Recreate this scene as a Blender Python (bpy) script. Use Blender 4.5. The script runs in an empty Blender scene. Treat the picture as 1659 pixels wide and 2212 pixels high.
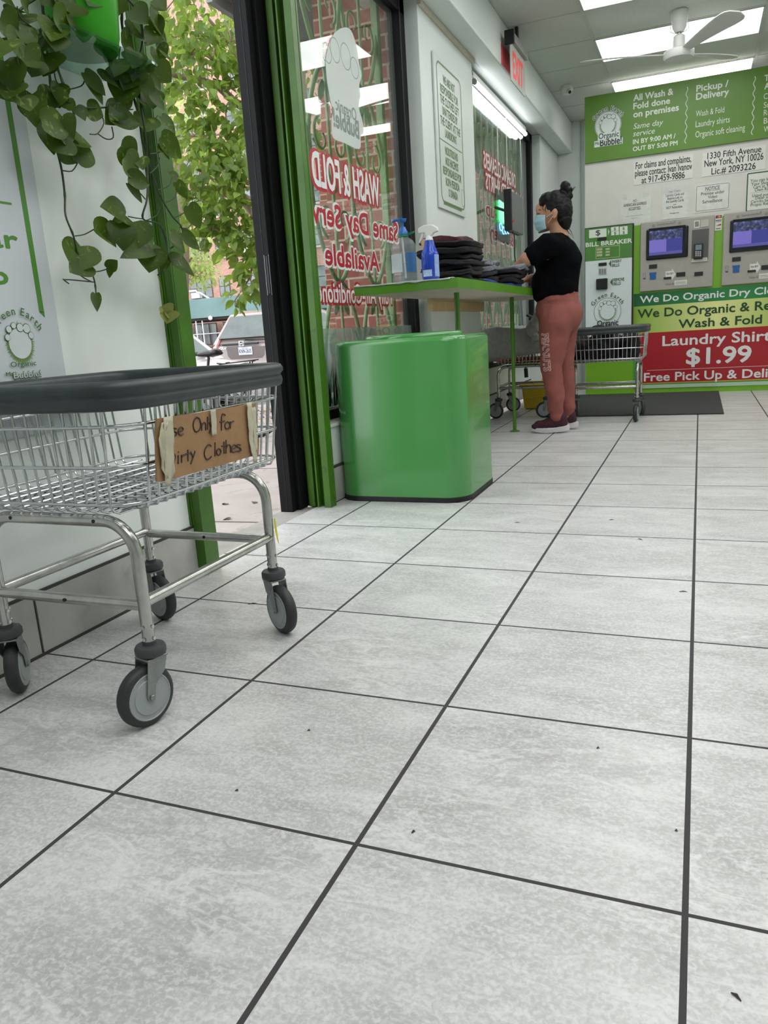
import bpy, bmesh, math, random
from mathutils import Vector as Vec, Matrix, noise
PI = math.pi
sc = bpy.context.scene
COL = sc.collection
RND = random.Random(11)

# ---------------------------------------------------------------- camera
T = 0.4572                                    # floor tile width (m)
CAM = Vec((1.9914 * T, -1.9344 * T, 1.6163 * T))
FPX = 1637.7
ROT = (Matrix.Rotation(.3994, 3, 'Z') @ Matrix.Rotation(PI / 2 - .2304, 3, 'X') @ Matrix.Rotation(-.0650, 3, 'Z'))
cd = bpy.data.cameras.new('camera')
cam = bpy.data.objects.new('camera', cd)
COL.objects.link(cam)
cam.matrix_world = Matrix.Translation(CAM) @ ROT.to_4x4()
cd.sensor_fit = 'HORIZONTAL'
cd.sensor_width = 36.0
cd.lens = FPX / 1659 * 36
cd.clip_start = .02
cd.clip_end = 500
sc.camera = cam

# ---------------------------------------------------------------- world, exposure
SKY = 3.1
LAMP = 5.7
w = bpy.data.worlds.new('overcast_sky')
sc.world = w
w.use_nodes = True
bg = w.node_tree.nodes['Background']
bg.inputs[0].default_value = (.93, .97, 1, 1)
bg.inputs[1].default_value = SKY
sc.view_settings.view_transform = 'Standard'
sc.view_settings.look = 'None'
sc.view_settings.gamma = 1
sc.view_settings.exposure = 0.0
sc.view_settings.use_curve_mapping = False
sc.cycles.use_denoising = True
sc.cycles.max_bounces = 10
sc.cycles.transparent_max_bounces = 24
sc.cycles.caustics_reflective = False
sc.cycles.caustics_refractive = False
sc.cycles.sample_clamp_indirect = 6.0


# ---------------------------------------------------------------- measuring helpers
# a line of sight of the survey camera met with a real plane of the room
def _ray(u, v):
    return ROT @ Vec(((u - 829.5) / FPX, -(v - 1106) / FPX, -1))


def pX(u, v, X):
    d = _ray(u, v); return CAM + d * ((X - CAM.x) / d.x)


def pY(u, v, Y):
    d = _ray(u, v); return CAM + d * ((Y - CAM.y) / d.y)


def pZ(u, v, Z):
    d = _ray(u, v); return CAM + d * ((Z - CAM.z) / d.z)


def pD(u, v, D):
    d = _ray(u, v); f = ROT @ Vec((0, 0, -1)); return CAM + d * (D / d.dot(f))


# ---------------------------------------------------------------- materials
def lin(c):
    return tuple(((x / 255) / 12.92 if x / 255 <= .04045 else ((x / 255 + .055) / 1.055) ** 2.4) for x in c)


class NT:
    def __init__(s, m):
        s.t = m.node_tree; s.n = s.t.nodes; s.l = s.t.links

    def new(s, ty, **kw):
        n = s.n.new(ty)
        for k, v in kw.items():
            if isinstance(k, str) and hasattr(n, k): setattr(n, k, v)
        return n

    def link(s, a, b): s.l.new(a, b)

    def math(s, op, a, b=None):
        n = s.n.new('ShaderNodeMath'); n.operation = op
        for i, x in enumerate((a, b)):
            if x is None: continue
            if isinstance(x, (int, float)): n.inputs[i].default_value = x
            else: s.l.new(x, n.inputs[i])
        return n.outputs[0]

    def mix(s, fac, a, b, blend='MIX'):
        n = s.n.new('ShaderNodeMix'); n.data_type = 'RGBA'; n.blend_type = blend
        for i, x in ((0, fac), (6, a), (7, b)):
            if isinstance(x, (int, float)): n.inputs[i].default_value = x
            elif isinstance(x, tuple): n.inputs[i].default_value = (*x, 1)
            else: s.l.new(x, n.inputs[i])
        return n.outputs[2]

    def noise(s, scale, detail=4, vec=None, dist=0):
        n = s.n.new('ShaderNodeTexNoise'); n.inputs['Scale'].default_value = scale
        n.inputs['Detail'].default_value = detail; n.inputs['Distortion'].default_value = dist
        if vec is not None: s.l.new(vec, n.inputs['Vector'])
        return n.outputs[0]

    def ramp(s, fac, stops):
        n = s.n.new('ShaderNodeValToRGB'); e = n.color_ramp.elements
        while len(e) < len(stops): e.new(.5)
        for q, (p, c) in zip(e, stops): q.position = p; q.color = (*c, 1)
        s.l.new(fac, n.inputs[0]); return n.outputs[0]


MATS = {}


def mat(name, rgb=(200, 200, 200), rough=.5, metal=0, spec=.5, var=.06, vs=8, bump=0, bs=60, emit=None, es=0,
        trans=0, coat=0, alpha=None, dirt=None):
    """principled material whose colour is varied by noise; trans = share of translucent light (leaves, cloth)"""
    if name in MATS: return MATS[name]
    m = bpy.data.materials.new(name); m.use_nodes = True
    N = NT(m); b = N.n['Principled BSDF']; out = N.n['Material Output']
    c = lin(rgb)
    g = N.new('ShaderNodeNewGeometry')
    f = N.noise(vs, 4, g.outputs['Position'])
    lo = tuple(x * (1 - var) for x in c); hi = tuple(min(1, x * (1 + var)) for x in c)
    colr = N.ramp(f, [(.3, lo), (.7, hi)])
    if dirt:
        dn = N.noise(dirt[1], 6, g.outputs['Position'], .6)
        dm = N.ramp(dn, [(dirt[2], (0, 0, 0)), (min(1, dirt[2] + .12), (1, 1, 1))])
        colr = N.mix(dm, colr, lin(dirt[0]))
    N.link(colr, b.inputs['Base Color'])
    b.inputs['Roughness'].default_value = rough
    b.inputs['Metallic'].default_value = metal
    b.inputs['Specular IOR Level'].default_value = spec
    b.inputs['Coat Weight'].default_value = coat
    b.inputs['Coat Roughness'].default_value = .08
    if bump:
        bn = N.new('ShaderNodeBump'); bn.inputs['Strength'].default_value = bump; bn.inputs['Distance'].default_value = .004
        N.link(N.noise(bs, 5, g.outputs['Position']), bn.inputs['Height']); N.link(bn.outputs[0], b.inputs['Normal'])
    if emit:
        b.inputs['Emission Color'].default_value = (*lin(emit), 1); b.inputs['Emission Strength'].default_value = es
    if trans:
        tr = N.new('ShaderNodeBsdfTranslucent'); N.link(colr, tr.inputs[0])
        mx = N.new('ShaderNodeMixShader'); mx.inputs[0].default_value = trans
        N.link(b.outputs[0], mx.inputs[1]); N.link(tr.outputs[0], mx.inputs[2]); N.link(mx.outputs[0], out.inputs[0])
    MATS[name] = m
    return m


def glass(name, tint=(255, 255, 255), ior=1.45, rough=0.0, boost=1.0):
    """thin pane: what is behind shows through, with a Fresnel mirror image on top"""
    m = bpy.data.materials.new(name); m.use_nodes = True; N = NT(m)
    for n in list(N.n):
        if n.type == 'BSDF_PRINCIPLED': N.n.remove(n)
    fr = N.new('ShaderNodeFresnel'); fr.inputs[0].default_value = ior
    t = N.new('ShaderNodeBsdfTransparent'); t.inputs[0].default_value = (*lin(tint), 1)
    gl = N.new('ShaderNodeBsdfGlossy'); gl.inputs['Roughness'].default_value = rough
    mx = N.new('ShaderNodeMixShader')
    gm = N.new('ShaderNodeNewGeometry')           # same mirror strength on the way in and on the way out
    bk = N.math('MULTIPLY', gm.outputs['Backfacing'], ior - 1 / ior)
    N.link(N.math('SUBTRACT', ior, bk), fr.inputs[0])
    N.link(N.math('MULTIPLY', fr.outputs[0], boost), mx.inputs[0])
    N.link(t.outputs[0], mx.inputs[1]); N.link(gl.outputs[0], mx.inputs[2])
    N.link(mx.outputs[0], N.n['Material Output'].inputs[0])
    MATS[name] = m; return m


def veil(name, rgb, cover, rough=.6):
    """translucent film: part paint, part see-through"""
    m = bpy.data.materials.new(name); m.use_nodes = True; N = NT(m)
    b = N.n['Principled BSDF']; b.inputs['Base Color'].default_value = (*lin(rgb), 1); b.inputs['Roughness'].default_value = rough
    t = N.new('ShaderNodeBsdfTransparent'); mx = N.new('ShaderNodeMixShader'); mx.inputs[0].default_value = cover
    N.link(t.outputs[0], mx.inputs[1]); N.link(b.outputs[0], mx.inputs[2]); N.link(mx.outputs[0], N.n['Material Output'].inputs[0])
    MATS[name] = m; return m


# ---------------------------------------------------------------- mesh builder
ORG = {}
_TXT = {}


def _textmesh(s, bold, shear):
    k = (s, bold, shear)
    if k in _TXT: return _TXT[k]
    c = bpy.data.curves.new('tmp', 'FONT'); c.body = s; c.size = 1; c.offset = bold; c.shear = shear; c.resolution_u = 3
    c.fill_mode = 'FRONT'
    o = bpy.data.objects.new('tmp', c); COL.objects.link(o)
    dg = bpy.context.evaluated_depsgraph_get()
    me = bpy.data.meshes.new_from_object(o.evaluated_get(dg))
    vs = [(v.co.x, v.co.y) for v in me.vertices]; fs = [tuple(p.vertices) for p in me.polygons]
    bpy.data.meshes.remove(me); bpy.data.objects.remove(o); bpy.data.curves.remove(c)
    _TXT[k] = (vs, fs); return _TXT[k]


def frame_of(d):
    d = d.normalized(); a = Vec((0, 0, 1)) if abs(d.z) < .9 else Vec((1, 0, 0))
    s = d.cross(a).normalized(); return s, s.cross(d).normalized()


class MB:
    def __init__(s): s.v = []; s.f = []; s.m = []; s.mi = 0

    def add(s, vs, fs):
        o = len(s.v); s.v += [Vec(x) for x in vs]
        for f in fs: s.f.append([i + o for i in f]); s.m.append(s.mi)
        return s

    def box(s, x0, x1, y0, y1, z0, z1):
        vs = [(x, y, z) for z in (z0, z1) for y in (y0, y1) for x in (x0, x1)]
        return s.add(vs, [(0, 2, 3, 1), (4, 5, 7, 6), (0, 1, 5, 4), (2, 6, 7, 3), (0, 4, 6, 2), (1, 3, 7, 5)])

    def obox(s, c, ax, ay, az):
        """box about c with half-axis vectors"""
        c, ax, ay, az = Vec(c), Vec(ax), Vec(ay), Vec(az)
        vs = [c + ax * i + ay * j + az * k for k in (-1, 1) for j in (-1, 1) for i in (-1, 1)]
        return s.add(vs, [(0, 2, 3, 1), (4, 5, 7, 6), (0, 1, 5, 4), (2, 6, 7, 3), (0, 4, 6, 2), (1, 3, 7, 5)])

    def tube(s, pts, r, n=8, closed=False, flat=None):
        pts = [Vec(p) for p in pts]; k = len(pts)
        rs = r if isinstance(r, (list, tuple)) else [r] * k
        vs = []; prev = None
        for i, p in enumerate(pts):
            if closed: d = pts[(i + 1) % k] - pts[i - 1]
            else: d = pts[min(i + 1, k - 1)] - pts[max(i - 1, 0)]
            if d.length < 1e-9: d = Vec((0, 0, 1))
            d.normalize()
            if prev is None: a, b = frame_of(d)
            else:
                a = prev - d * prev.dot(d)
                if a.length < 1e-6: a, _ = frame_of(d)
                a.normalize(); b = a.cross(d)
            prev = a
            for j in range(n):
                t = 2 * PI * j / n
                vs.append(p + (a * math.cos(t) + b * math.sin(t) * (flat or 1)) * rs[i])
        fs = []
        m = k if closed else k - 1
        for i in range(m):
            for j in range(n):
                i2 = (i + 1) % k
                fs.append((i * n + j, i * n + (j + 1) % n, i2 * n + (j + 1) % n, i2 * n + j))
        if not closed:
            fs.append(tuple(range(n))[::-1]); fs.append(tuple((k - 1) * n + j for j in range(n)))
        return s.add(vs, fs)

    def cyl(s, p0, p1, r0, r1=None, n=16): return s.tube([p0, p1], [r0, r0 if r1 is None else r1], n)

    def lathe(s, prof, o, axis=(0, 0, 1), n=24, sweep=2 * PI):
        """prof = [(radius, height)] turned about axis at o"""
        o = Vec(o); d = Vec(axis).normalized(); a, b = frame_of(d)
        k = len(prof); vs = []
        for j in range(n):
            t = 2 * PI * j / n
            for r, h in prof: vs.append(o + d * h + (a * math.cos(t) + b * math.sin(t)) * r)
        fs = []
        for j in range(n):
            j2 = (j + 1) % n
            for i in range(k - 1):
                fs.append((j * k + i, j2 * k + i, j2 * k + i + 1, j * k + i + 1))
        return s.add(vs, fs)

    def ell(s, c, r, nu=16, nv=10, rot=None, pw=1.0):
        c = Vec(c); vs = []; r = r if isinstance(r, (tuple, list)) else (r, r, r)
        sp = lambda x: math.copysign(abs(x) ** pw, x)
        for i in range(nv + 1):
            ph = -PI / 2 + PI * i / nv
            for j in range(nu):
                th = 2 * PI * j / nu
                p = Vec((r[0] * sp(math.cos(ph)) * sp(math.cos(th)), r[1] * sp(math.cos(ph)) * sp(math.sin(th)), r[2] * sp(math.sin(ph))))
                if rot is not None: p = rot @ p
                vs.append(c + p)
        fs = [(i * nu + j, i * nu + (j + 1) % nu, (i + 1) * nu + (j + 1) % nu, (i + 1) * nu + j) for i in range(nv) for j in range(nu)]
        return s.add(vs, fs)

    def prism(s, poly, o, ux, uy, dep):
        o, ux, uy, dep = Vec(o), Vec(ux), Vec(uy), Vec(dep); n = len(poly)
        a = [o + ux * x + uy * y for x, y in poly]
        return s.add(a + [p + dep for p in a], [tuple(range(n))[::-1], tuple(range(n, 2 * n))] + [(i, (i + 1) % n, n + (i + 1) % n, n + i) for i in range(n)])

    def face(s, pts): return s.add(pts, [tuple(range(len(pts)))])

    def grid(s, fn, nu, nv, cu=False):
        vs = [fn(i / (nu if cu else nu - 1), j / (nv - 1)) for j in range(nv) for i in range(nu)]
        fs = []
        for j in range(nv - 1):
            for i in range(nu if cu else nu - 1):
                i2 = (i + 1) % nu
                fs.append((j * nu + i, j * nu + i2, (j + 1) * nu + i2, (j + 1) * nu + i))
        return s.add(vs, fs)

    def text(s, st, o, xd, yd, width, cap, bold=0, shear=0, ref=None, center=False):
        """flat lettering: baseline start o, reading along xd, capitals cap high, the text (or ref) width wide"""
        o, xd, yd = Vec(o), Vec(xd).normalized(), Vec(yd).normalized()
        vs, fs = _textmesh(st, 0, shear)
        if not vs: return s
        rv = _textmesh(ref, 0, shear)[0] if ref else vs
        hv = _textmesh('H', 0, 0)[0]
        x0 = min(x for x, y in vs); wd = max(x for x, y in rv) - min(x for x, y in rv)
        sx = width / wd if width else cap / max(y for x, y in hv)
        sy = cap / max(y for x, y in hv)
        full = (max(x for x, y in vs) - x0) * sx
        sh = -full / 2 if center else 0
        nn = xd.cross(yd); r = bold * sy * .85; k = 0 if not bold else (8 if bold < .05 else 14)
        s.add([o + xd * ((x - x0) * sx + sh) + yd * (y * sy) for x, y in vs], fs)
        for i in range(k):          # heavier strokes: the same letter struck again round its outline
            q = o + xd * (r * math.cos(2 * PI * i / k)) + yd * (r * math.sin(2 * PI * i / k)) - nn * (3e-5 * (i + 1))
            s.add([q + xd * ((x - x0) * sx + sh) + yd * (y * sy) for x, y in vs], fs)
        return s

    def arctext(s, st, c, xd, yd, rad, a0, a1, cap, bold=0):
        """letters stood around a circle from angle a0 to a1 (radians, clockwise reading)"""
        c, xd, yd = Vec(c), Vec(xd).normalized(), Vec(yd).normalized()
        ws = [max([x for x, y in _textmesh(ch, 0, 0)[0]] or [.28]) for ch in st]
        tot = sum(ws); acc = 0
        for ch, wd in zip(st, ws):
            a = a0 + (a1 - a0) * (acc + wd / 2) / tot; acc += wd
            if ch == ' ': continue
            up = xd * math.cos(a) + yd * math.sin(a); rt = xd * math.sin(a) - yd * math.cos(a)
            s.text(ch, c + up * rad, rt, up, 0, cap, bold, 0, None, True)
        return s

    def build(s, name, mats, parent=None, smooth=None, bevel=0, bseg=2, sub=0, org=None, flip=False, recalc=True):
        if parent is not None: O = ORG[parent]
        elif org is not None: O = Vec(org)
        else:
            xs = [v.x for v in s.v]; ys = [v.y for v in s.v]; zs = [v.z for v in s.v]
            O = Vec(((min(xs) + max(xs)) / 2, (min(ys) + max(ys)) / 2, min(zs)))
        me = bpy.data.meshes.new(name)
        me.from_pydata([tuple(v - O) for v in s.v], [], s.f)
        mats = mats if isinstance(mats, (list, tuple)) else [mats]
        for m in mats: me.materials.append(m)
        me.polygons.foreach_set('material_index', [min(i, len(mats) - 1) for i in s.m])
        if recalc:
            bm = bmesh.new(); bm.from_mesh(me)
            bmesh.ops.remove_doubles(bm, verts=bm.verts, dist=1e-6)
            bmesh.ops.recalc_face_normals(bm, faces=bm.faces)
            bm.to_mesh(me); bm.free()
        if smooth is not None:
            me.shade_smooth()
            if smooth < 179: me.set_sharp_from_angle(angle=math.radians(smooth))
        o = bpy.data.objects.new(name, me); COL.objects.link(o)
        if parent is not None: o.parent = parent
        else: o.location = O
        ORG[o] = O
        if bevel:
            b = o.modifiers.new('edge', 'BEVEL'); b.width = bevel; b.segments = bseg; b.limit_method = 'ANGLE'; b.angle_limit = .6
            b.harden_normals = False
        if sub:
            b = o.modifiers.new('sub', 'SUBSURF'); b.levels = sub; b.render_levels = sub
        return o


def tag(o, label=None, cat=None, group=None, kind=None):
    if label: o['label'] = label
    if cat: o['category'] = cat
    if group: o['group'] = group
    if kind: o['kind'] = kind
    return o


def thing(name, label, cat, loc=(0, 0, 0), group=None):
    o = bpy.data.objects.new(name, None); COL.objects.link(o); o.location = loc; o.empty_display_size = .1
    ORG[o] = Vec(loc); return tag(o, label, cat, group)


def copy_tree(o, parent=None):
    c = o.copy(); COL.objects.link(c)
    if parent is not None: c.parent = parent
    for ch in [q for q in bpy.data.objects if q.parent == o]: copy_tree(ch, c)
    return c


def struct(mb, name, mats, **kw): return tag(mb.build(name, mats, **kw), kind='structure')


def blob(caps, voxel=.012, it=8, wr=0, wf=9, seed=0, pw=.5):
    """one continuous skin grown over tapered limbs: ('c',p0,r0,p1,r1) and ('e',centre,radii[,rot])"""
    b = MB()
    for q in caps:
        if q[0] == 'c':
            p0, p1 = Vec(q[1]), Vec(q[3])
            b.ell(p0, q[2], 14, 9); b.ell(p1, q[4], 14, 9)
            if (p1 - p0).length > 1e-5: b.cyl(p0, p1, q[2], q[4], 14)
        else: b.ell(q[1], q[2], 18, 12, q[3] if len(q) > 3 else None)
    me = bpy.data.meshes.new('tmp'); me.from_pydata([tuple(v) for v in b.v], [], b.f)
    bm = bmesh.new(); bm.from_mesh(me); bmesh.ops.recalc_face_normals(bm, faces=bm.faces); bm.to_mesh(me); bm.free()
    o = bpy.data.objects.new('tmp', me); COL.objects.link(o)
    r = o.modifiers.new('r', 'REMESH'); r.mode = 'VOXEL'; r.voxel_size = voxel
    if it:
        r = o.modifiers.new('s', 'SMOOTH'); r.iterations = it; r.factor = .5
    dg = bpy.context.evaluated_depsgraph_get(); ev = o.evaluated_get(dg); m2 = ev.to_mesh()
    out = MB()
    for v in m2.vertices:
        p = v.co.copy()
        if wr:
            q = p * wf + Vec((seed * 3.1, seed, 0))
            p += v.normal * (wr * (noise.noise(Vec((q.x, q.y, q.z * 1.8))) + .5 * noise.noise(q * 2.3)))
        out.v.append(p)
    out.f = [list(p.vertices) for p in m2.polygons]; out.m = [0] * len(out.f)
    ev.to_mesh_clear(); bpy.data.objects.remove(o); bpy.data.meshes.remove(me)
    return out


def rrect(hx, hy, r, n=6, cx=0, cy=0):
    """rounded rectangle outline"""
    out = []
    for qx, qy, a0 in ((1, 1, 0), (-1, 1, PI / 2), (-1, -1, PI), (1, -1, 1.5 * PI)):
        for i in range(n + 1):
            a = a0 + PI / 2 * i / n
            out.append((cx + qx * (hx - r) + r * math.cos(a), cy + qy * (hy - r) + r * math.sin(a)))
    return out


def catmull(p, k=4):
    """smooth curve through the points"""
    p = [Vec(q) for q in p]; n = len(p); r = []
    for i in range(n - 1):
        a, c, d, e = p[max(i - 1, 0)], p[i], p[i + 1], p[min(i + 2, n - 1)]
        for q in range(k):
            s = q / k; r.append(.5 * ((2 * c) + (d - a) * s + (2 * a - 5 * c + 4 * d - e) * s * s + (3 * c - a - 3 * d + e) * s ** 3))
    return r + [p[-1]]


X, Y, Z = Vec((1, 0, 0)), Vec((0, 1, 0)), Vec((0, 0, 1))
# ================================================================ SETTING
# floor tile: marbled grey porcelain with dark grout
def floor_mat():
    m = bpy.data.materials.new('grey_floor_tile'); m.use_nodes = True; N = NT(m); b = N.n['Principled BSDF']
    g = N.new('ShaderNodeNewGeometry'); sp = N.new('ShaderNodeSeparateXYZ'); N.link(g.outputs['Position'], sp.inputs[0])
    tx = N.math('DIVIDE', sp.outputs[0], T); ty = N.math('DIVIDE', sp.outputs[1], T * .9725)

    def edge(t, wd, size):
        f = N.math('FRACT', N.math('ADD', t, 100.0))
        d = N.math('ABSOLUTE', N.math('SUBTRACT', f, .5))
        return N.math('GREATER_THAN', d, .5 - wd / 2 / size)
    gr = N.math('MAXIMUM', edge(tx, .0082, T), edge(ty, .0066, T * .9725))
    cb = N.new('ShaderNodeCombineXYZ')
    N.link(N.math('FLOOR', tx), cb.inputs[0]); N.link(N.math('FLOOR', ty), cb.inputs[1])
    wn = N.new('ShaderNodeTexWhiteNoise'); wn.noise_dimensions = '3D'; N.link(cb.outputs[0], wn.inputs['Vector'])
    off = N.new('ShaderNodeVectorMath'); off.operation = 'MULTIPLY_ADD'
    N.link(wn.outputs['Color'], off.inputs[0]); off.inputs[1].default_value = (7, 9, 5); N.link(g.outputs['Position'], off.inputs[2])
    # marbling: soft clouds + stretched veins
    mp = N.new('ShaderNodeMapping'); mp.inputs['Rotation'].default_value = (0, 0, .7); mp.inputs['Scale'].default_value = (1, 2.6, 1)
    N.link(off.outputs[0], mp.inputs[0])
    cl = N.noise(3.8, 12, mp.outputs[0], .7)
    fine = N.noise(150, 10, off.outputs[0], .6)
    mott = N.noise(42, 10, mp.outputs[0], .8)
    ve = N.noise(3.6, 12, mp.outputs[0], 1.1)
    vein = N.math('ABSOLUTE', N.math('SUBTRACT', ve, .5))
    base = N.ramp(cl, [(.30, lin((170, 169, 168))), (.5, lin((189, 189, 188))), (.70, lin((209, 209, 208)))])
    base = N.mix(N.ramp(mott, [(.48, (0, 0, 0)), (.66, (.5, .5, .5))]), base, lin((219, 219, 219)))
    base = N.mix(N.ramp(fine, [(.48, (0, 0, 0)), (.64, (.5, .5, .5))]), base, lin((222, 222, 222)))
    base = N.mix(N.ramp(fine, [(.34, (.35, .35, .35)), (.48, (0, 0, 0))]), base, lin((166, 166, 165)))
    msk = N.ramp(N.noise(1.8, 3, off.outputs[0]), [(.48, (0, 0, 0)), (.64, (1, 1, 1))])
    base = N.mix(N.math('MULTIPLY', N.ramp(vein, [(0, (.45, .45, .45)), (.022, (0, 0, 0))]), msk), base, lin((160, 158, 157)))
    ve2 = N.math('ABSOLUTE', N.math('SUBTRACT', N.noise(5, 10, mp.outputs[0], .8), .57))
    base = N.mix(N.math('MULTIPLY', N.ramp(ve2, [(0, (.5, .5, .5)), (.03, (0, 0, 0))]), msk), base, lin((228, 228, 227)))
    col = N.mix(gr, base, lin((58, 57, 58)))
    N.link(col, b.inputs['Base Color'])
    rg = N.math('ADD', N.math('MULTIPLY', gr, .5), N.math('MULTIPLY', fine, .16))
    N.link(N.math('ADD', rg, .24), b.inputs['Roughness'])
    bp = N.new('ShaderNodeBump'); bp.inputs['Strength'].default_value = .5; bp.inputs['Distance'].default_value = .003
    N.link(N.math('SUBTRACT', N.math('MULTIPLY', fine, .12), gr), bp.inputs['Height']); N.link(bp.outputs[0], b.inputs['Normal'])
    return m


def brick_mat(name, c1, c2, mortar, course=.0762, length=.22, axis='XZ', rough=.85):
    m = bpy.data.materials.new(name); m.use_nodes = True; N = NT(m); b = N.n['Principled BSDF']
    g = N.new('ShaderNodeNewGeometry'); sp = N.new('ShaderNodeSeparateXYZ'); N.link(g.outputs['Position'], sp.inputs[0])
    cb = N.new('ShaderNodeCombineXYZ'); N.link(N.math('ADD', sp.outputs[0], sp.outputs[1]), cb.inputs[0]); N.link(sp.outputs[2], cb.inputs[1])
    br = N.new('ShaderNodeTexBrick'); N.link(cb.outputs[0], br.inputs['Vector'])
    br.inputs['Color1'].default_value = (*lin(c1), 1); br.inputs['Color2'].default_value = (*lin(c2), 1); br.inputs['Mortar'].default_value = (*lin(mortar), 1)
    br.inputs['Scale'].default_value = 1; br.inputs['Brick Width'].default_value = length; br.inputs['Row Height'].default_value = course
    br.inputs['Mortar Size'].default_value = course * .085; br.inputs['Bias'].default_value = 0
    n = N.noise(14, 5, g.outputs['Position'])
    N.link(N.mix(.35, br.outputs[0], N.ramp(n, [(.3, lin(tuple(x * .8 for x in c1))), (.7, lin(c2))]), 'OVERLAY'), b.inputs['Base Color'])
    b.inputs['Roughness'].default_value = rough
    return m


M_floor = floor_mat()
M_wall = mat('painted_white_wall', (214, 221, 217), .45, var=.03, vs=3)
M_panel = mat('glossy_white_board', (229, 235, 231), .28, var=.05, vs=4, dirt=((212, 220, 215), 2.2, .58))
M_ceil = mat('ceiling_tile', (196, 200, 194), .9, var=.05, vs=90, bump=.5, bs=140)
M_tbar = mat('ceiling_grid_bar', (186, 190, 184), .5)
M_basetile = mat('baseboard_tile', (172, 172, 166), .35, var=.14, vs=7, dirt=((150, 150, 146), 5, .55))
M_grout = mat('dark_grout', (62, 60, 58), .8)
M_black = mat('black_aluminium', (14, 14, 17), .55, spec=.2, var=.15, vs=20, dirt=((96, 96, 98), 26, .72))
M_blackd = mat('black_recess', (11, 13, 16), .5)
M_green = mat('leaf_green_paint', (84, 138, 34), .32, var=.12, vs=5)
M_greend = mat('worn_green_steel', (60, 102, 20), .38, var=.25, vs=6, dirt=((52, 66, 30), 14, .66))
M_lime = mat('lime_green_panel', (118, 172, 42), .35, var=.04)
M_conc = mat('sidewalk_concrete', (170, 160, 155), .85, var=.1, vs=3, bump=.4, bs=80, dirt=((146, 137, 132), 6, .6))
M_thr = mat('threshold_concrete', (150, 146, 140), .8, var=.15, vs=8, bump=.4)
M_white = mat('white_plastic', (225, 226, 222), .4, var=.02)
M_asph = mat('asphalt', (112, 108, 108), .9, var=.15, vs=4, bump=.4)
M_glass = glass('shop_window_glass', (236, 243, 240), 1.5, 0, 1.0)
M_brick = brick_mat('near_red_brick', (150, 92, 84), (178, 116, 104), (206, 190, 176), .078, .23)
M_brickf = brick_mat('far_brick', (182, 140, 126), (198, 160, 146), (208, 190, 178), .08, .24)

HC = 2.87
struct(MB().box(-.665, 4.6, -3.5, 8.5, -.1, 0), 'floor', M_floor)
struct(MB().box(-.80, -.665, 1.17, 2.08, -.1, -.004), 'trim_1', M_thr)

b = MB()
b.box(-.95, -.62, -3.5, 1.10, 0, HC); b.box(-.95, -.62, 3.70, 4.84, 0, 2.572)
b.box(-.80, -.62, 2.11, 3.70, 0, .352); b.box(-.95, -.76, 4.84, 7.35, 0, .40)
b.box(-.95, -.62, 7.35, 8.55, 0, 2.572); b.box(-.95, -.62, 1.10, 8.55, 2.572, HC)
struct(b, 'wall_left', M_wall, bevel=.004)
struct(MB().box(-.95, 4.75, 8.4, 8.55, 0, HC), 'wall_back', M_wall)
struct(MB().box(4.6, 4.75, -3.5, 8.4, 0, HC), 'wall_right', M_wall)
struct(MB().box(-.95, 4.75, -3.65, -3.5, 0, HC), 'wall_front', M_wall)
# boxed bulkhead along the shop front
struct(MB().box(-.62, -.462, -3.5, 8.4, 2.56, HC), 'trim_2', M_wall, bevel=.012, bseg=3)
# cable raceway under the bulkhead, on the pier
struct(MB().box(-.62, -.598, 3.70, 4.85, 2.535, 2.558), 'trim_3', mat('beige_raceway', (196, 190, 172), .5))

# ceiling: one lay-in panel face with the lights' openings left to the light fixtures, grid bars below it
b = MB(); b.box(-.95, 4.75, -3.65, 8.55, HC, HC + .1)
struct(b, 'ceiling', M_ceil)
b = MB()
gx = [-.535 + 1.22 * i if i % 1 == 0 else 0 for i in range(5)]
for x in [.075 - .61 + 1.22 * i for i in range(0, 1)] + [.075 + 1.22 * i for i in range(4)]:
    b.box(x - .012, x + .012, -3.5, 8.4, HC - .004, HC)
y = 4.685 - .61 * 14
while y < 8.4:
    if y > -3.5: b.box(-.462, 4.6, y - .012, y + .012, HC - .0032, HC)
    y += .61
struct(b, 'trim_4', M_tbar)
# a dropped, gaping tile edge by the bulkhead
b = MB(); b.tube([(-.46, 4.69, 2.862), (-.2, 4.69, 2.858), (.06, 4.69, 2.866)], .005, 6)
struct(b, 'trim_5', M_blackd)

# white board lining on the near part of the left wall, with tile baseboard
struct(MB().box(-.62, -.612, -3.5, 1.098, .165, HC), 'trim_6', M_panel)
b = MB(); y = .433 - .447 * 8
while y < 1.09:
    b.box(-.62, -.606, y + .004, min(y + .443, 1.098), .006, .160); y += .447
b.mi = 1; b.box(-.62, -.610, -3.5, 1.098, 0, .165); b.box(-.62, -.604, -3.5, 1.098, 0, .008); b.box(-.62, -.607, -3.5, 1.09, .158, .168)
struct(b, 'baseboard_left', [M_basetile, M_grout])
b = MB(); b.box(-.62, -.610, 2.115, 3.70, .006, .158); b.mi = 1; b.box(-.62, -.612, 2.115, 3.7, 0, .170)
b.mi = 0; y = 4.84
for ya, yb, xa in ((3.70, 4.84, -.62), (4.84, 7.35, -.76), (7.35, 8.4, -.62)):
    b.mi = 0; b.box(xa, xa + .010, ya, yb, .006, .158); b.mi = 1; b.box(xa, xa + .008, ya, yb, 0, .168)
    k = ya + .1
    while k < yb: b.box(xa + .008, xa + .0105, k, k + .006, 0, .16); k += .447
struct(b, 'baseboard_back', [M_basetile, M_grout])

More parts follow.
